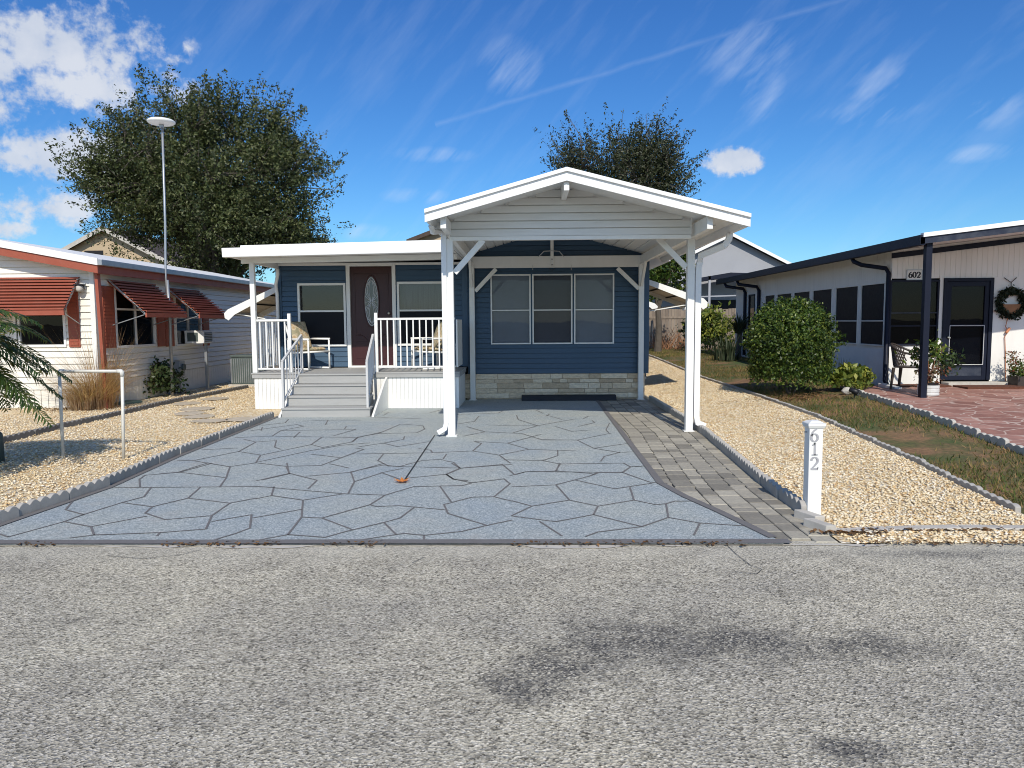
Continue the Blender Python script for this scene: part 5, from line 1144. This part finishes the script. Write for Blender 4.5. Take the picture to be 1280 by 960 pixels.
window(LW, lh, *w2, .05, M['white'], w2[2] + (w2[3] - w2[2]) * .5, [('blind', M['dark'], w2[2], w2[3], -.05)], 'dark_glass', None, .03, [(w2[0] + w2[1]) / 2])
window(LF, lh, *wf, .05, M['white'], None, [('blind', M['dark'], wf[2], wf[3], -.05)], 'dark_glass', None, .03, [P(24, 410, LY).x])
def shutter(W, u0, u1, z0, z1):
    mb = MB(); W.box(mb, u0, u1, .016, .035, z0, z1); n = int((z1 - z0) / .07)
    for k in range(n): W.box(mb, u0 + .03, u1 - .03, .036, .043, z0 + .04 + k * .07, z0 + .085 + k * .07)
    mb.build('shutter', M['red'], lh)
for a, b_, c_, t in ((124, 138.5, 435, 358), (192, 201.5, 433, 372), (202.5, 213, 433, 372), (250, 258, 432, 380)): shutter(LW, ypx(a), ypx(b_), zside((a + b_) / 2, c_), zside((a + b_) / 2, t))
shutter(LF, P(86, 400, LY).x, P(100, 400, LY).x, wz(93, 434, LY), wz(93, 365, LY))
def slat_awning(W, u0, u1, zt, zb, out, n=11):
    mb = MB()
    for k in range(n):
        da, db = .02 + out * k / n, .02 + out * (k + 1) / n; za, zb2 = zt + (zb - zt) * k / n, zt + (zb - zt) * (k + 1) / n; st = (za - zb2)
        prof = [(da - .02, za - st * .1), (db + .012, za - st * .25), (db + .012, zb2 + .014), (db + .002, zb2 + .014), (db + .002, za - st * .25 - .01), (da - .02, za - st * .1 - .01)]
        mb.prism([W.p(u0, d, z) for d, z in prof], W.u * (u1 - u0))
    mb.hexa([W.p(u0 + .01, .0, zt - .05), W.p(u1 - .01, .0, zt - .05), W.p(u1 - .01, out - .02, zb - .02), W.p(u0 + .01, out - .02, zb - .02), W.p(u0 + .01, .0, zt - .03), W.p(u1 - .01, .0, zt - .03), W.p(u1 - .01, out - .02, zb - .0), W.p(u0 + .01, out - .02, zb - .0)])
    aw = mb.build('awning', M['red'], lh)
    mb = MB(); W.box(mb, u0, u1, out + .0, out + .035, zb - .09, zb + .0); mb.build('valance', M['red'], aw)
    mb = MB()
    for u in (u0 + .02, u1 - .02): mb.beam(W.p(u, .03, zt - .02), W.p(u, out, zb - .03), .02, .03)
    mb.build('edge_rail', M['galv'], aw)
    mb = MB()
    for u in (u0 + .06, u1 - .06): mb.tube([W.p(u, .02, zb - .25), W.p(u, out - .05, zb - .04)], .01, 6)
    mb.build('arm', M['galv'], aw); return aw
slat_awning(LW, 14.78, 16.55, 2.52, 1.85, .74); slat_awning(LW, 17.2, 18.8, 2.47, 1.84, .74)
slat_awning(LF, -11.2, P(92, 370, LY - .3).x - .03, wz(60, 346, LY), wz(60, 388, LY - .55), .55)
lampq = P(100.5, 360, LY - .1); wl_ = thing('wall_lamp', 'small weathered lamp on the cream wall beside the red front awning', 'lamp', (lampq.x, LY - .05, lampq.z))
MB().box(lampq.x - .06, lampq.x + .06, LY - .05, LY - .016, lampq.z - .02, lampq.z + .09).build('back_plate', M['galv'], wl_, bevel=.005)
MB().lathe((lampq.x, LY - .13, lampq.z - .07), [(.045, 0), (.065, .04), (.06, .10), (.03, .12)], 12).build('glass_shade', M['pale_concrete'], wl_, smooth=True)
MB().box(lampq.x - .08, lampq.x + .08, LY - .2, LY - .052, lampq.z + .055, lampq.z + .07).build('hood', M['black'], wl_)
# window air conditioner with leg, meter box, condenser, mast
acy = ypx(245, LX + .25); zac = (P(245, 429, acy).z, P(245, 413, acy).z)
ac = thing('window_air_conditioner', 'white window air conditioner jutting from the second window of the cream house', 'air conditioner', (LX + .25, acy, zac[0]))
mb = MB(); mb.box(LX + .03, LX + .50, acy - .26, acy + .26, zac[0], zac[1]); cab = mb.build('cabinet', M['white'], ac, bevel=.01)
mb = MB()
for k in range(6): mb.box(LX + .502, LX + .51, acy - .22, acy + .22, zac[0] + .04 + k * .04, zac[0] + .06 + k * .04)
mb.build('grille', M['fins'], ac); MB().box(LX + .10, LX + .36, acy - .268, acy - .262, zac[0] + .05, zac[1] - .05).build('side_louvre', M['fins'], ac)
sp_ = MB().box(LX + .40, LX + .46, acy - .03, acy + .03, 0, zac[0]).build('support_leg', M['galv'], ac)
my = ypx(222, LX + .15); mbz = P(222, 451, my).z
mt = thing('meter_box', 'grey electric meter box on the cream wall right of the mast', 'meter box', (LX + .1, my, mbz - .4))
MB().box(LX + .02, LX + .18, my - .13, my + .13, mbz - .36, mbz).build('box', M['galv'], mt, bevel=.01); MB().tube([(LX + .1, my, mbz - .36), (LX + .1, my, 0)], .025, 8).build('conduit', M['galv'], mt); MB().tube([(LX + .18, my, mbz - .15), (LX + .23, my, mbz - .15)], .08, 14).build('meter_dial', M['fins'], mt)
my2 = ypx(213, LX + .47); pb = P(215, 487, my2); ptz = P(201.5, 152, my2)
ms = thing('antenna_mast', 'tall thin grey mast with white disc antenna rising beside the cream house', 'antenna', (pb.x, my2, 0))
bend = P(209, 350, my2)
MB().tube([(pb.x, my2, -.05), (P(212.5, 400, my2).x, my2, P(212.5, 400, my2).z), (bend.x + .0, my2, bend.z)], .032, 8).build('lower_pole', M['galv'], ms, smooth=True)
MB().tube([(bend.x - .02, my2 - .01, bend.z - .3), (bend.x - .03, my2, bend.z + .1), (P(206.5, 280, my2).x, my2, P(206.5, 280, my2).z), (ptz.x + .02, my2, ptz.z - .03)], .024, 8).build('upper_pole', M['galv'], ms, smooth=True)
mb = MB(); mb.lathe((ptz.x, my2, ptz.z - .04), [(.12, -.02), (.25, -.005), (.285, .02), (.285, .05), (.25, .075), (.08, .085)], 28); mb.build('disc_antenna', M['white'], ms, smooth=True)
mb = MB(); mb.box(ptz.x - .04, ptz.x + .04, my2 - .04, my2 + .04, ptz.z - .13, ptz.z - .06); mb.build('mount', M['galv'], ms)
cx0, cx1, cy0, cy1, cz = -7.62, -6.75, 19.0, 19.85, P(300, 444, 19).z
cd = thing('condenser_unit', 'grey-green louvred air conditioner condenser on the ground by the cream house', 'condenser', (cx0, cy0, 0))
MB().box(cx0, cx1, cy0, cy1, .06, cz - .05).build('cabinet', M['fins'], cd, bevel=.02)
mb = MB()
for k in range(16):
    x = cx0 + .03 + k * (cx1 - cx0 - .06) / 15; mb.box(x - .008, x + .008, cy0 - .018, cy0 - .002, .1, cz - .09); y = cy0 + .03 + k * (cy1 - cy0 - .06) / 15; mb.box(cx0 - .018, cx0 - .002, y - .008, y + .008, .1, cz - .09)
mb.build('louvres', M['galv'], cd); MB().box(cx0 - .02, cx1 + .02, cy0 - .02, cy1 + .02, cz - .05, cz).build('top', M['fins'], cd, bevel=.01); MB().box(cx0 - .06, cx1 + .06, cy0 - .06, cy1 + .06, 0, .06).build('pad', M['pale_concrete'], cd)
# ------------------------------------------------------------------ white neighbour house 602 on the right
RX, RY, RYE = 7.02, 14.55, 25.2
gz_ = h1(RX + 1, RY) + .012
rh = thing('mobile_home', 'white panel house with navy trim and dark screened windows at the right', 'house', (RX, RY, gz_))
SW = Wall(RX, 0, (0, 1), (-1, 0)); RFW = Wall(0, RY, (1, 0), (0, -1))
ysd = lambda px: RX * F / (px - 658.0)
zt_s, zb_s = P(1085, 354, ysd(1085)).z, P(1085, 432, ysd(1085)).z
swin = [(1099.5, 1070), (1067, 1039), (1035, 1011), (1008, 988), (985.5, 967.5), (965, 953)]
sops = [(ysd(a), ysd(b_), zb_s, zt_s) for a, b_ in swin] + [(ysd(940.6), ysd(933), P(936, 390, 23.4).z - .6, P(936, 368, 23.4).z)]
EZ = P(1145, 305, 12.4).z - .02     # underside of the eave
zroof = lambda x: EZ + (x - 6.5) * .115
mb = MB(); grooved(SW, mb, RY + .01, RYE, lambda u: zb_s - .06, lambda u: EZ + .12, .10, .006, .01, sops)
fwn = (P(1111.5, 390, RY).x, P(1173, 390, RY).x, P(1140, 432, RY).z, P(1140, 350, RY).z); fdr = (P(1177.5, 400, RY).x, P(1239.5, 400, RY).x, gz_ + .10, P(1208, 347.5, RY).z)
grooved(RFW, mb, RX, 13.5, lambda u: fwn[3] + .03, lambda u: zroof(u) + .05, .10, .006, .01)
mb.build('wall', M['white602'], rh)
mb = MB(); us = [RX, fwn[0], fwn[1], fdr[0], fdr[1], 13.5]
for a, b_ in ((RX, fwn[0]), (fwn[1], fdr[0]), (fdr[1], 13.5)): mb.quad(RFW.p(a, .004, gz_ - .2), RFW.p(b_, .004, gz_ - .2), RFW.p(b_, .004, fwn[3] + .05), RFW.p(a, .004, fwn[3] + .05))
mb.quad(RFW.p(fwn[0], .004, gz_ - .2), RFW.p(fwn[1], .004, gz_ - .2), RFW.p(fwn[1], .004, fwn[2]), RFW.p(fwn[0], .004, fwn[2])); mb.build('lower_wall', M['white602'], rh)
mb = MB(); grooved(SW, mb, RY + .01, RYE, lambda u: h1(RX, u) - .1, lambda u: zb_s - .06, .05, .014, .018); mb.build('corrugated_skirt', M['corr'], rh)
MB().box(RX + .06, 13.4, RY + .06, RYE - .1, gz_, EZ + .1).build('inner_wall', M['dark'], rh)
for o in sops[:6]: window(SW, rh, *o, .028, M['white602'], o[2] + .5, [('curtain', M['dark'], o[2], o[3], -.05)], 'black_screen', None, .012)
window(SW, rh, *sops[6], .05, M['navy'], None, [('screen', M['dark'], sops[6][2], sops[6][3], -.05)], 'dark_glass', None, .02)
fw_ = window(RFW, rh, *fwn, .035, M['navy'], fwn[2] + .38, [('screen', M['dark'], fwn[2], fwn[3], -.05)], 'dark_glass', None, .02)
mb = MB(); RFW.box(mb, fwn[1] - .30, fwn[1] - .27, -.04, .015, fwn[2] + .03, fwn[3] - .03); RFW.box(mb, fwn[0] + .03, fwn[1] - .03, -.04, .012, fwn[2] + .62, fwn[2] + .64); mb.build('sash', M['navy_light'], fw_)
# storm door
mb = MB(); RFW.box(mb, fdr[0], fdr[0] + .07, -.05, .035, fdr[2], fdr[3]); RFW.box(mb, fdr[1] - .07, fdr[1], -.05, .035, fdr[2], fdr[3]); RFW.box(mb, fdr[0] + .07, fdr[1] - .07, -.05, .035, fdr[3] - .06, fdr[3]); mb.build('door_frame', M['navy'], rh, bevel=.004)
a, b_ = fdr[0] + .075, fdr[1] - .075; zk = P(1208, 457, RY).z; zm = P(1208, 407, RY).z
mb = MB(); RFW.box(mb, a, a + .08, -.03, .015, fdr[2], fdr[3] - .065); RFW.box(mb, b_ - .08, b_, -.03, .015, fdr[2], fdr[3] - .065); RFW.box(mb, a + .08, b_ - .08, -.03, .015, fdr[2], fdr[2] + .08); RFW.box(mb, a + .08, b_ - .08, -.03, .015, fdr[3] - .16, fdr[3] - .065); RFW.box(mb, a + .08, b_ - .08, -.03, .012, zm - .02, zm + .02); RFW.box(mb, a + .08, b_ - .08, -.03, .012, zk - .03, zk)
sdoor = mb.build('storm_door', M['navy'], rh, bevel=.003)
mb = MB(); RFW.box(mb, a + .08, b_ - .08, -.02, .003, fdr[2] + .08, zk - .03); mb.build('kick_plate', M['navy_light'], sdoor)
MB().quad(RFW.p(a + .08, -.008, zk), RFW.p(b_ - .08, -.008, zk), RFW.p(b_ - .08, -.008, fdr[3] - .16), RFW.p(a + .08, -.008, fdr[3] - .16)).build('screen', M['dark_glass'], sdoor)
MB().quad(RFW.p(a - .05, -.055, fdr[2]), RFW.p(b_ + .05, -.055, fdr[2]), RFW.p(b_ + .05, -.055, fdr[3]), RFW.p(a - .05, -.055, fdr[3])).build('inner_door', M['navy'], sdoor)
mb = MB(); zz0 = zm - .02
for (p0, p1) in (((a + .07, zk + .02), (b_ - .07, zk + .02)), ((a + .07, zm), (b_ - .07, zm)), ((a + .07, zk + .02), (a + .07, zm)), ((b_ - .07, zk + .02), (b_ - .07, zm))): mb.tube([RFW.p(p0[0], .02, p0[1]), RFW.p(p1[0], .02, p1[1])], .007, 6)
mb.build('guard_rail', M['rail_grey'], sdoor)
mb = MB(); hz = P(1183, 421, RY).z
for u in (a + .035, a + .06): q = RFW.p(u, .02, hz - (u - a) * .3); mb.tube([q, (q[0], q[1] - .03, q[2])], .016, 8)
mb.build('handle', M['brass'], sdoor)
# roof with navy fascia, white drip edge at the gable end, post
YE0 = 12.4; XE = 6.48
mb = MB(); mb.hexa([(XE + .03, YE0 + .05, zroof(XE) + .06), (13.9, YE0 + .05, zroof(13.9) + .06), (13.9, RYE + .3, zroof(13.9) + .06), (XE + .03, RYE + .3, zroof(XE) + .06), (XE + .03, YE0 + .05, zroof(XE) + .12), (13.9, YE0 + .05, zroof(13.9) + .12), (13.9, RYE + .3, zroof(13.9) + .12), (XE + .03, RYE + .3, zroof(XE) + .12)])
rr = mb.build('roof', M['roof_white'], rh)
mb = MB(); mb.box(XE - .06, XE + .03, YE0, RYE + .3, EZ + .0, EZ + .17); mb.build('gutter', M['navy'], rr, bevel=.01)
mb = MB(); mb.prism([(XE - .05, YE0 - .0, zroof(XE) + .02), (13.9, YE0, zroof(13.9) + .02), (13.9, YE0, zroof(13.9) + .13), (XE - .05, YE0, zroof(XE) + .13)], (0, .045, 0)); mb.build('fascia', M['navy_light'], rr)
mb = MB(); mb.prism([(XE - .02, YE0 - .03, zroof(XE) + .132), (13.9, YE0 - .03, zroof(13.9) + .132), (13.9, YE0 - .03, zroof(13.9) + .23), (XE - .02, YE0 - .03, zroof(XE) + .20)], (0, .10, 0)); mb.build('drip_edge', M['roof_white'], rr)
mb = MB(); mb.prism([(RX - .02, RY - .03, zroof(RX) - .10), (13.5, RY - .03, zroof(13.5) - .10), (13.5, RY - .03, zroof(13.5) + .0), (RX - .02, RY - .03, zroof(RX) + .0)], (0, .025, 0)); mb.build('rake_trim', M['navy'], rr)
pq2 = P(1154, 496, YE0 + .12); gx_, gy_ = P(1155, 440, YE0 + .12).x, YE0 + .12
MB().box(gx_ - .05, gx_ + .05, gy_ - .05, gy_ + .05, h1(gx_, gy_), zroof(gx_) + .05).build('porch_post', M['navy'], rh, bevel=.006)
def tubey(pts, r=.035): return MB().tube(pts, r, 8)
yc = RY + .02
xdn = RX - .06
tubey([(XE + .02, yc + .55, EZ + .02), (XE + .03, yc + .5, EZ - .05), (XE + .12, yc + .35, EZ - .13), (xdn - .02, yc + .06, EZ - .22), (xdn, yc - .02, EZ - .32), (xdn, yc - .02, gz_ + .1), (xdn - .0, yc - .08, gz_ + .03)], .042).build('downspout', M['navy'], rh, smooth=True)
for px in (929, 946):
    yd_ = ysd(px + 1.0); tubey([(XE + .02, yd_ + .7, EZ + .02), (XE + .05, yd_ + .6, EZ - .10), (RX - .08, yd_ + .1, EZ - .2), (RX - .05, yd_, EZ - .32), (RX - .05, yd_, h1(RX, yd_) + .05)], .05).build('downspout', M['navy'], rh, smooth=True)
q = G(1109, 486); spl = MB().hexa([(q.x - .06, q.y + .25, q.z + .01), (q.x + .06, q.y + .25, q.z + .01), (q.x + .17, q.y - .2, q.z + .005), (q.x + .03, q.y - .22, q.z + .005), (q.x - .06, q.y + .25, q.z + .09), (q.x + .06, q.y + .25, q.z + .09), (q.x + .17, q.y - .2, q.z + .05), (q.x + .03, q.y - .22, q.z + .05)])
tag(spl.build('splash_block', M['rail_grey'], bevel=.01, loc=q), 'grey splash block under the navy corner downspout', 'splash block')
sg = P(1143, 343.5, RY - .02); sn_ = thing('number_sign', 'small white plaque with house number 602 beside the navy post', 'sign', (sg.x, RY - .02, sg.z))
MB().box(sg.x - .15, sg.x + .15, RY - .025, RY - .006, sg.z - .10, sg.z + .10).build('plaque', M['white602'], sn_, bevel=.004)
mb = MB()
for (x0, x1, z0, z1) in ((-.15, .15, .085, .10), (-.15, .15, -.10, -.085), (-.15, -.138, -.084, .084), (.138, .15, -.084, .084)): mb.box(sg.x + x0, sg.x + x1, RY - .031, RY - .0255, sg.z + z0, sg.z + z1)
mb.build('border', M['galv'], sn_)
for ch, dx in (('6', -.11), ('0', -.035), ('2', .045)):
    mb = MB(); strokes(mb, DIG[ch], sg.x + dx, sg.z - .055, .11, RY - .026, .2, .004); mb.build('numeral', M['number_ink'], sn_)
# white slab step, doormat, wreath, cord, planter, chair, potted plant
stp = MB().box(fdr[0] + .02, P(1262, 480, RY).x, RY - .28, RY - .008, gz_ - .1, gz_ + .07); tag(stp.build('door_step', M['pale_concrete'], bevel=.01, loc=(fdr[0], RY, gz_)), 'pale concrete step under the navy storm door', 'step')
dm = MB().box(fdr[0] + .05, fdr[1] + .25, RY - .85, RY - .36, gz_ - .02, gz_ + .03); tag(dm.build('doormat', M['mulch'], loc=(fdr[0], RY - .6, gz_)), 'dark brown doormat lying on the red patio before the step', 'doormat')
wq = P(1264, 379, RY - .06); wr_ = thing('wreath', 'dark green leafy wreath hanging on the white wall by the storm door', 'wreath', (wq.x, RY - .06, wq.z))
n = 1500; a = RNG.uniform(0, 6.283, n); rr_ = .235 + RNG.normal(0, .035, n); fastmesh('leaves', leafquads(np.stack([wq.x + np.cos(a) * rr_, RY - .07 + RNG.normal(0, .025, n), wq.z + np.sin(a) * rr_], 1), .035), 4, leafmat('wreath_leaves', [(.006, .012, .007), (.014, .024, .012), (.03, .04, .02)], .6, .1), wr_)
mb = MB(); pts = [(wq.x + .17 * math.cos(R(t)), RY - .09, wq.z - .02 - .18 * math.sin(R(t)) * 1.0) for t in range(0, 181, 15)]; mb.prism(pts, (0, .02, 0)); mb.build('plaque', M['twig'], wr_)
mb = MB(); mb.tube([P(1255, 347, RY - .03), P(1264, 353, RY - .03), P(1271, 347, RY - .03)], .008, 6); mb.tube([P(1264, 353, RY - .03), P(1264, 364, RY - .04)], .008, 6); mb.build('hanger_wire', M['taupe'], wr_)
ec = MB(); ec.tube([P(1260, 396, RY - .03), P(1257, 408, RY - .05), P(1260, 414, RY - .04), P(1256, 421, RY - .03), P(1257, 450, RY - .03), P(1257, 478, RY - .03)], .008, 6); ec.tube([P(1262, 410, RY - .05), P(1258, 416, RY - .06)], .025, 8); tag(ec.build('extension_cord', M['cord'], loc=P(1257, 478, RY)), 'orange extension cord hanging down the white wall below the wreath', 'cord')
q = P(1272, 480, RY - .35); pz = h1(q.x, RY - .35) + .012; plt = thing('planter_box', 'brown planter box with leafy plants at the right edge of the patio', 'planter', (q.x + .1, RY - .4, pz))
MB().box(q.x - .13, q.x + .45, RY - .55, RY - .25, pz, pz + .20).build('box', M['taupe'], plt, bevel=.01)
n = 500; pp = np.stack([q.x + RNG.uniform(-.15, .45, n), RY - .4 + RNG.normal(0, .12, n), pz + .2 + np.abs(RNG.normal(0, .14, n))], 1); fastmesh('foliage', leafquads(pp, .035), 4, M['box_leaf'], plt)
n = 220; t = RNG.uniform(0, 1, n); pp = np.stack([q.x - .05 - .12 * t + RNG.normal(0, .07, n), RY - .38 + RNG.normal(0, .07, n), pz + .25 + .42 * t], 1); fastmesh('twig_leaves', leafquads(pp, .025), 4, M['redleaf'], plt)
q = G(1166, 496.5); q.z += .012; pot = thing('potted_plant', 'leafy flowering plant in a ribbed white pot beside the navy post', 'potted plant', q)
MB().lathe((q.x, q.y + .15, q.z), [(.15, 0), (.168, .02), (.168, .05), (.16, .06), (.168, .07), (.168, .12), (.16, .13), (.168, .14), (.168, .18), (.155, .185)], 24).build('pot', M['whitepot'], pot, smooth=False)
MB().lathe((q.x, q.y + .15, q.z + .18), [(.15, 0), (.155, .04), (.13, .045), (.02, .03)], 20).build('inner_pot', M['black'], pot)
mb = MB()
for k in range(9): a = k * .7; mb.tube([(q.x + .03 * math.cos(a), q.y + .15 + .03 * math.sin(a), q.z + .2), (q.x + .12 * math.cos(a), q.y + .15 + .1 * math.sin(a), q.z + .5), (q.x + .22 * math.cos(a), q.y + .15 + .15 * math.sin(a), q.z + .85)], [.008, .006, .003], 5)
mb.build('stem', M['twig'], pot)
n = 420; pp = np.stack([q.x + RNG.normal(-.02, .14, n), q.y + .15 + RNG.normal(0, .11, n), q.z + .72 + RNG.normal(0, .12, n)], 1); fastmesh('foliage', leafquads(pp, .045), 4, M['box_leaf'], pot)
n = 170; pp = np.stack([q.x + .28 + RNG.normal(0, .09, n), q.y + .12 + RNG.normal(0, .08, n), q.z + .58 + RNG.normal(0, .10, n)], 1); fastmesh('foliage', leafquads(pp, .04), 4, M['dark_leaf'], pot)
n = 260; pp = np.stack([q.x + RNG.normal(0, .11, n), q.y + .15 + RNG.normal(0, .1, n), q.z + .40 + RNG.normal(0, .10, n)], 1); fastmesh('lower_leaves', leafquads(pp, .035), 4, M['redleaf'], pot)
# resin chair with lattice back
q = P(1137, 486, 13.75); cz_ = h1(q.x, 13.75) + .012; ch = thing('resin_chair', 'taupe plastic garden chair with lattice back against the white wall', 'chair', (q.x, 13.75, cz_))
ang = R(48); cA, sA = math.cos(ang), math.sin(ang)
def cp(x, y, z): return (q.x + x * cA - y * sA, 13.75 + x * sA + y * cA, cz_ + z)   # chair faces -y before rotation
for (x, y) in ((-.24, -.22), (.24, -.22), (-.22, .22), (.22, .22)):
    MB().tube([cp(x * 1.12, y * 1.15, 0), cp(x, y, .40)], [.022, .032], 6).build('leg', M['taupe'], ch)
mb = MB(); mb.prism([cp(x, y, .40) for x, y in ((-.25, -.25), (.25, -.25), (.24, .2), (.14, .25), (-.14, .25), (-.24, .2))], (0, 0, .025)); mb.build('seat', M['taupe'], ch, bevel=.008)
bk = lambda t, z: cp(.27 * math.sin(t), .02 + .25 * math.cos(t) + (z - .4) * .14, z)
rimz = lambda t: .66 + .17 * math.cos(t * .75) ** 2
ts = np.linspace(-1.9, 1.9, 24)
mb = MB(); mb.tube([cp(-.27, -.24, .40), cp(-.28, -.24, .60)] + [bk(t, rimz(t)) for t in ts] + [cp(.28, -.24, .60), cp(.27, -.24, .40)], .020, 8); mb.build('arm_rail', M['taupe'], ch, smooth=True)
mb = MB()
for k in range(-6, 7):
    for s in (-1, 1):
        pts = []
        for i in range(5):
            t = k * .17 + s * (i / 4 - .5) * .5
            if abs(t) < 1.15: pts.append(bk(t, .43 + (rimz(t) - .43) * i / 4))
        if len(pts) > 1: mb.tube(pts, .012, 5)
mb.build('lattice_back', M['taupe'], ch)
ml = MB(); q = P(1131, 486, 14.15); ml.box(RX + .05, RX + 1.0, 14.15, RY - .01, gz_ - .05, gz_ + .025); kind(ml.build('mulch', M['mulch']), 'stuff')
q = G(1068, 497); sp2 = thing('garden_spotlight', 'small black garden spotlight at the corner of the red patio', 'spotlight', q)
mb = MB(); mb.tube([(q.x, q.y, q.z), (q.x, q.y, q.z + .1)], .012, 6); mb.build('stake', M['black'], sp2); mb = MB(); mb.tube([(q.x - .08, q.y + .02, q.z + .14), (q.x + .0, q.y, q.z + .11), (q.x + .05, q.y - .02, q.z + .08)], [.035, .05, .06], 10); mb.build('lamp_head', M['black'], sp2, smooth=True)
q = G(1062, 492); bm_ = bmesh.new(); bmesh.ops.create_icosphere(bm_, subdivisions=2, radius=.10)
for v_ in bm_.verts: v_.co *= random.uniform(.85, 1.1); v_.co.z *= .7
me = bpy.data.meshes.new('rock'); bm_.to_mesh(me); bm_.free(); me.materials.append(M['pale_concrete']); o = bpy.data.objects.new('rock', me); COL.objects.link(o); o.location = (q.x, q.y + .1, q.z + .04); tag(o, 'pale rock beside the black garden spotlight', 'rock')
# ------------------------------------------------------------------ background: fence, houses
YFn = 33.0; fx0, fx1 = -3.0, 11.0; gzf = .46
fn = thing('wooden_fence', 'weathered grey-brown board fence across the back of the lots', 'fence', (5, YFn, gzf))
ft = P(860, 386, YFn).z; mb = MB(); x = fx0
while x < fx1:
    mb.box(x + .004, x + .134, YFn - .01 + random.uniform(-.006, .006), YFn + .012, gzf - .1, ft + random.uniform(-.03, .02)); x += .138
mb.build('panel', M['wood_grey'], fn); MB().box(fx0, fx1, YFn - .045, YFn - .018, ft - .42, ft - .33).build('rail', M['wood_grey'], fn)
q = P(825, 436, 31.8); gp2 = MB().tube([(q.x, 31.8, .35), (P(824, 370, 31.8).x, 31.8, P(824, 372, 31.8).z)], .06, 8); tag(gp2.build('wooden_pole', M['lawn'], loc=(q.x, 31.8, .4)), 'mossy green wooden pole in front of the board fence', 'pole')
def gable_house(name, label, Y, apex, el_, er_, wallm, roofm, rakem, depth=9, over=.4, rk_=.22, zg=0):
    A, E0, E1 = P(*apex, Y), P(*el_, Y), P(*er_, Y); root = thing(name, label, 'house', (A.x, Y, zg))
    s0 = (A.z - E0.z) / (A.x - E0.x); s1 = (A.z - E1.z) / (E1.x - A.x); xi0, xi1 = E0.x + over, E1.x - over
    MB().prism([(xi0, Y + over, zg - .1), (xi1, Y + over, zg - .1), (xi1, Y + over, A.z - (xi1 - A.x) * s1 - .12), (A.x, Y + over, A.z - .12), (xi0, Y + over, A.z - (A.x - xi0) * s0 - .12)], (0, depth, 0)).build('wall', wallm, root)
    mb = MB()
    for E in (E0, E1): mb.hexa([(A.x, Y, A.z - .10), (E.x, Y, E.z - .10), (E.x, Y + depth + over, E.z - .10), (A.x, Y + depth + over, A.z - .10), (A.x, Y, A.z), (E.x, Y, E.z), (E.x, Y + depth + over, E.z), (A.x, Y + depth + over, A.z)])
    rf_ = mb.build('roof', roofm, root); mb = MB()
    for E in (E0, E1): mb.prism([(A.x, Y - .03, A.z + .03), (E.x, Y - .03, E.z + .03), (E.x, Y - .03, E.z + .03 - rk_), (A.x, Y - .03, A.z + .03 - rk_)], (0, .025, 0))
    mb.build('rake_board', rakem, rf_); return root, A
gh, A = gable_house('grey_house', 'grey stucco house with white-edged gable roof beyond the wooden fence', 37, (915, 291.5), (800, 347), (1012, 341), M['grey_wall'], M['dark_roof'], M['roof_white'], 10, .35, .16, .46)
q0, q1 = P(838, 357, 35.5), P(960, 357, 35.5); mb = MB(); zc_ = P(905, 341, 35.5).z; ze_ = P(845, 356, 35.5).z; xm = P(912, 341, 35.5).x
mb.prism([(q0.x - .6, 35.3, ze_ - .14), (q0.x - .6, 35.3, ze_), (xm, 35.3, zc_), (q1.x + .6, 35.3, zc_ - .1), (q1.x + .6, 35.3, zc_ - .28), (xm, 35.3, zc_ - .2)], (0, 1.7, 0)); cn_ = mb.build('canopy', M['navy'], gh)
mb = MB()
for px in (886, 928, 852): x = P(px, 400, 35.35).x; mb.box(x - .05, x + .05, 35.3, 35.4, .4, zc_ - .15)
mb.beam((q0.x - .5, 35.35, P(880, 372, 35.35).z), (q1.x + .5, 35.35, P(930, 368, 35.35).z), .05, .06); mb.build('canopy_post', M['grey_wall'], cn_)
gx0, gx1 = P(855, 382, 37.3).x, P(920, 382, 37.3).x; MB().box(gx0, gx1, 37.31, 37.34, P(880, 388, 37.3).z, P(880, 375, 37.3).z).build('window', M['dark'], gh)
bh, A = gable_house('beige_house', 'beige stucco house with dark shingle roof half hidden by the large oak', 50, (127, 283), (72, 314), (222, 332), M['beige_wall'], M['brown_roof'], M['pale_concrete'], 10, .5, .30)
f0, f1 = P(105, 320, 50.4), P(128, 313, 50.4); MB().box(f0.x, f1.x, 50.46, 50.49, f0.z - .8, f1.z).build('window', M['dark'], bh)
gable_house('brown_house', 'far beige house with brown gable roof peeking over the porch roof', 46, (562, 279), (508, 300), (630, 306), M['beige_wall'], M['brown_roof'], M['brown_roof'], 9, .4, .25)
# leaf litter and weeds along the road edge and under the shrubs
n = 1100; xs_ = RNG.uniform(-4.5, 6.5, n); keep = (np.sin(xs_ * 2.3) + np.sin(xs_ * 5.1 + 1) > -.1); xs_ = xs_[keep]
pp = np.stack([xs_, YF - .03 + RNG.normal(0, .025, len(xs_)), np.full(len(xs_), .006) + np.abs(RNG.normal(0, .006, len(xs_)))], 1); kind(fastmesh('leaf_litter', leafquads(pp, .018, np.array([[0, 0, 2.0]])), 4, M['litter']), 'stuff')
n = 900; pp = []
for (px, py, sx_, sy_, k) in ((1000, 497, .7, .35, 500), (100, 512, .9, .25, 350), (190, 492, .8, .3, 350), (1180, 665, .8, .02, 80), (1060, 668, .2, .03, 80)):
    q = G(px, py); x_ = q.x + RNG.normal(0, sx_ * .6, k); y_ = q.y + RNG.normal(0, sy_ * .6, k); pp.append(np.stack([x_, y_, H(x_, y_) + .012 + np.abs(RNG.normal(0, .008, k))], 1))
kind(fastmesh('leaf_litter', leafquads(np.concatenate(pp), .026, np.array([[0, 0, 2.0]])), 4, M['litter']), 'stuff')
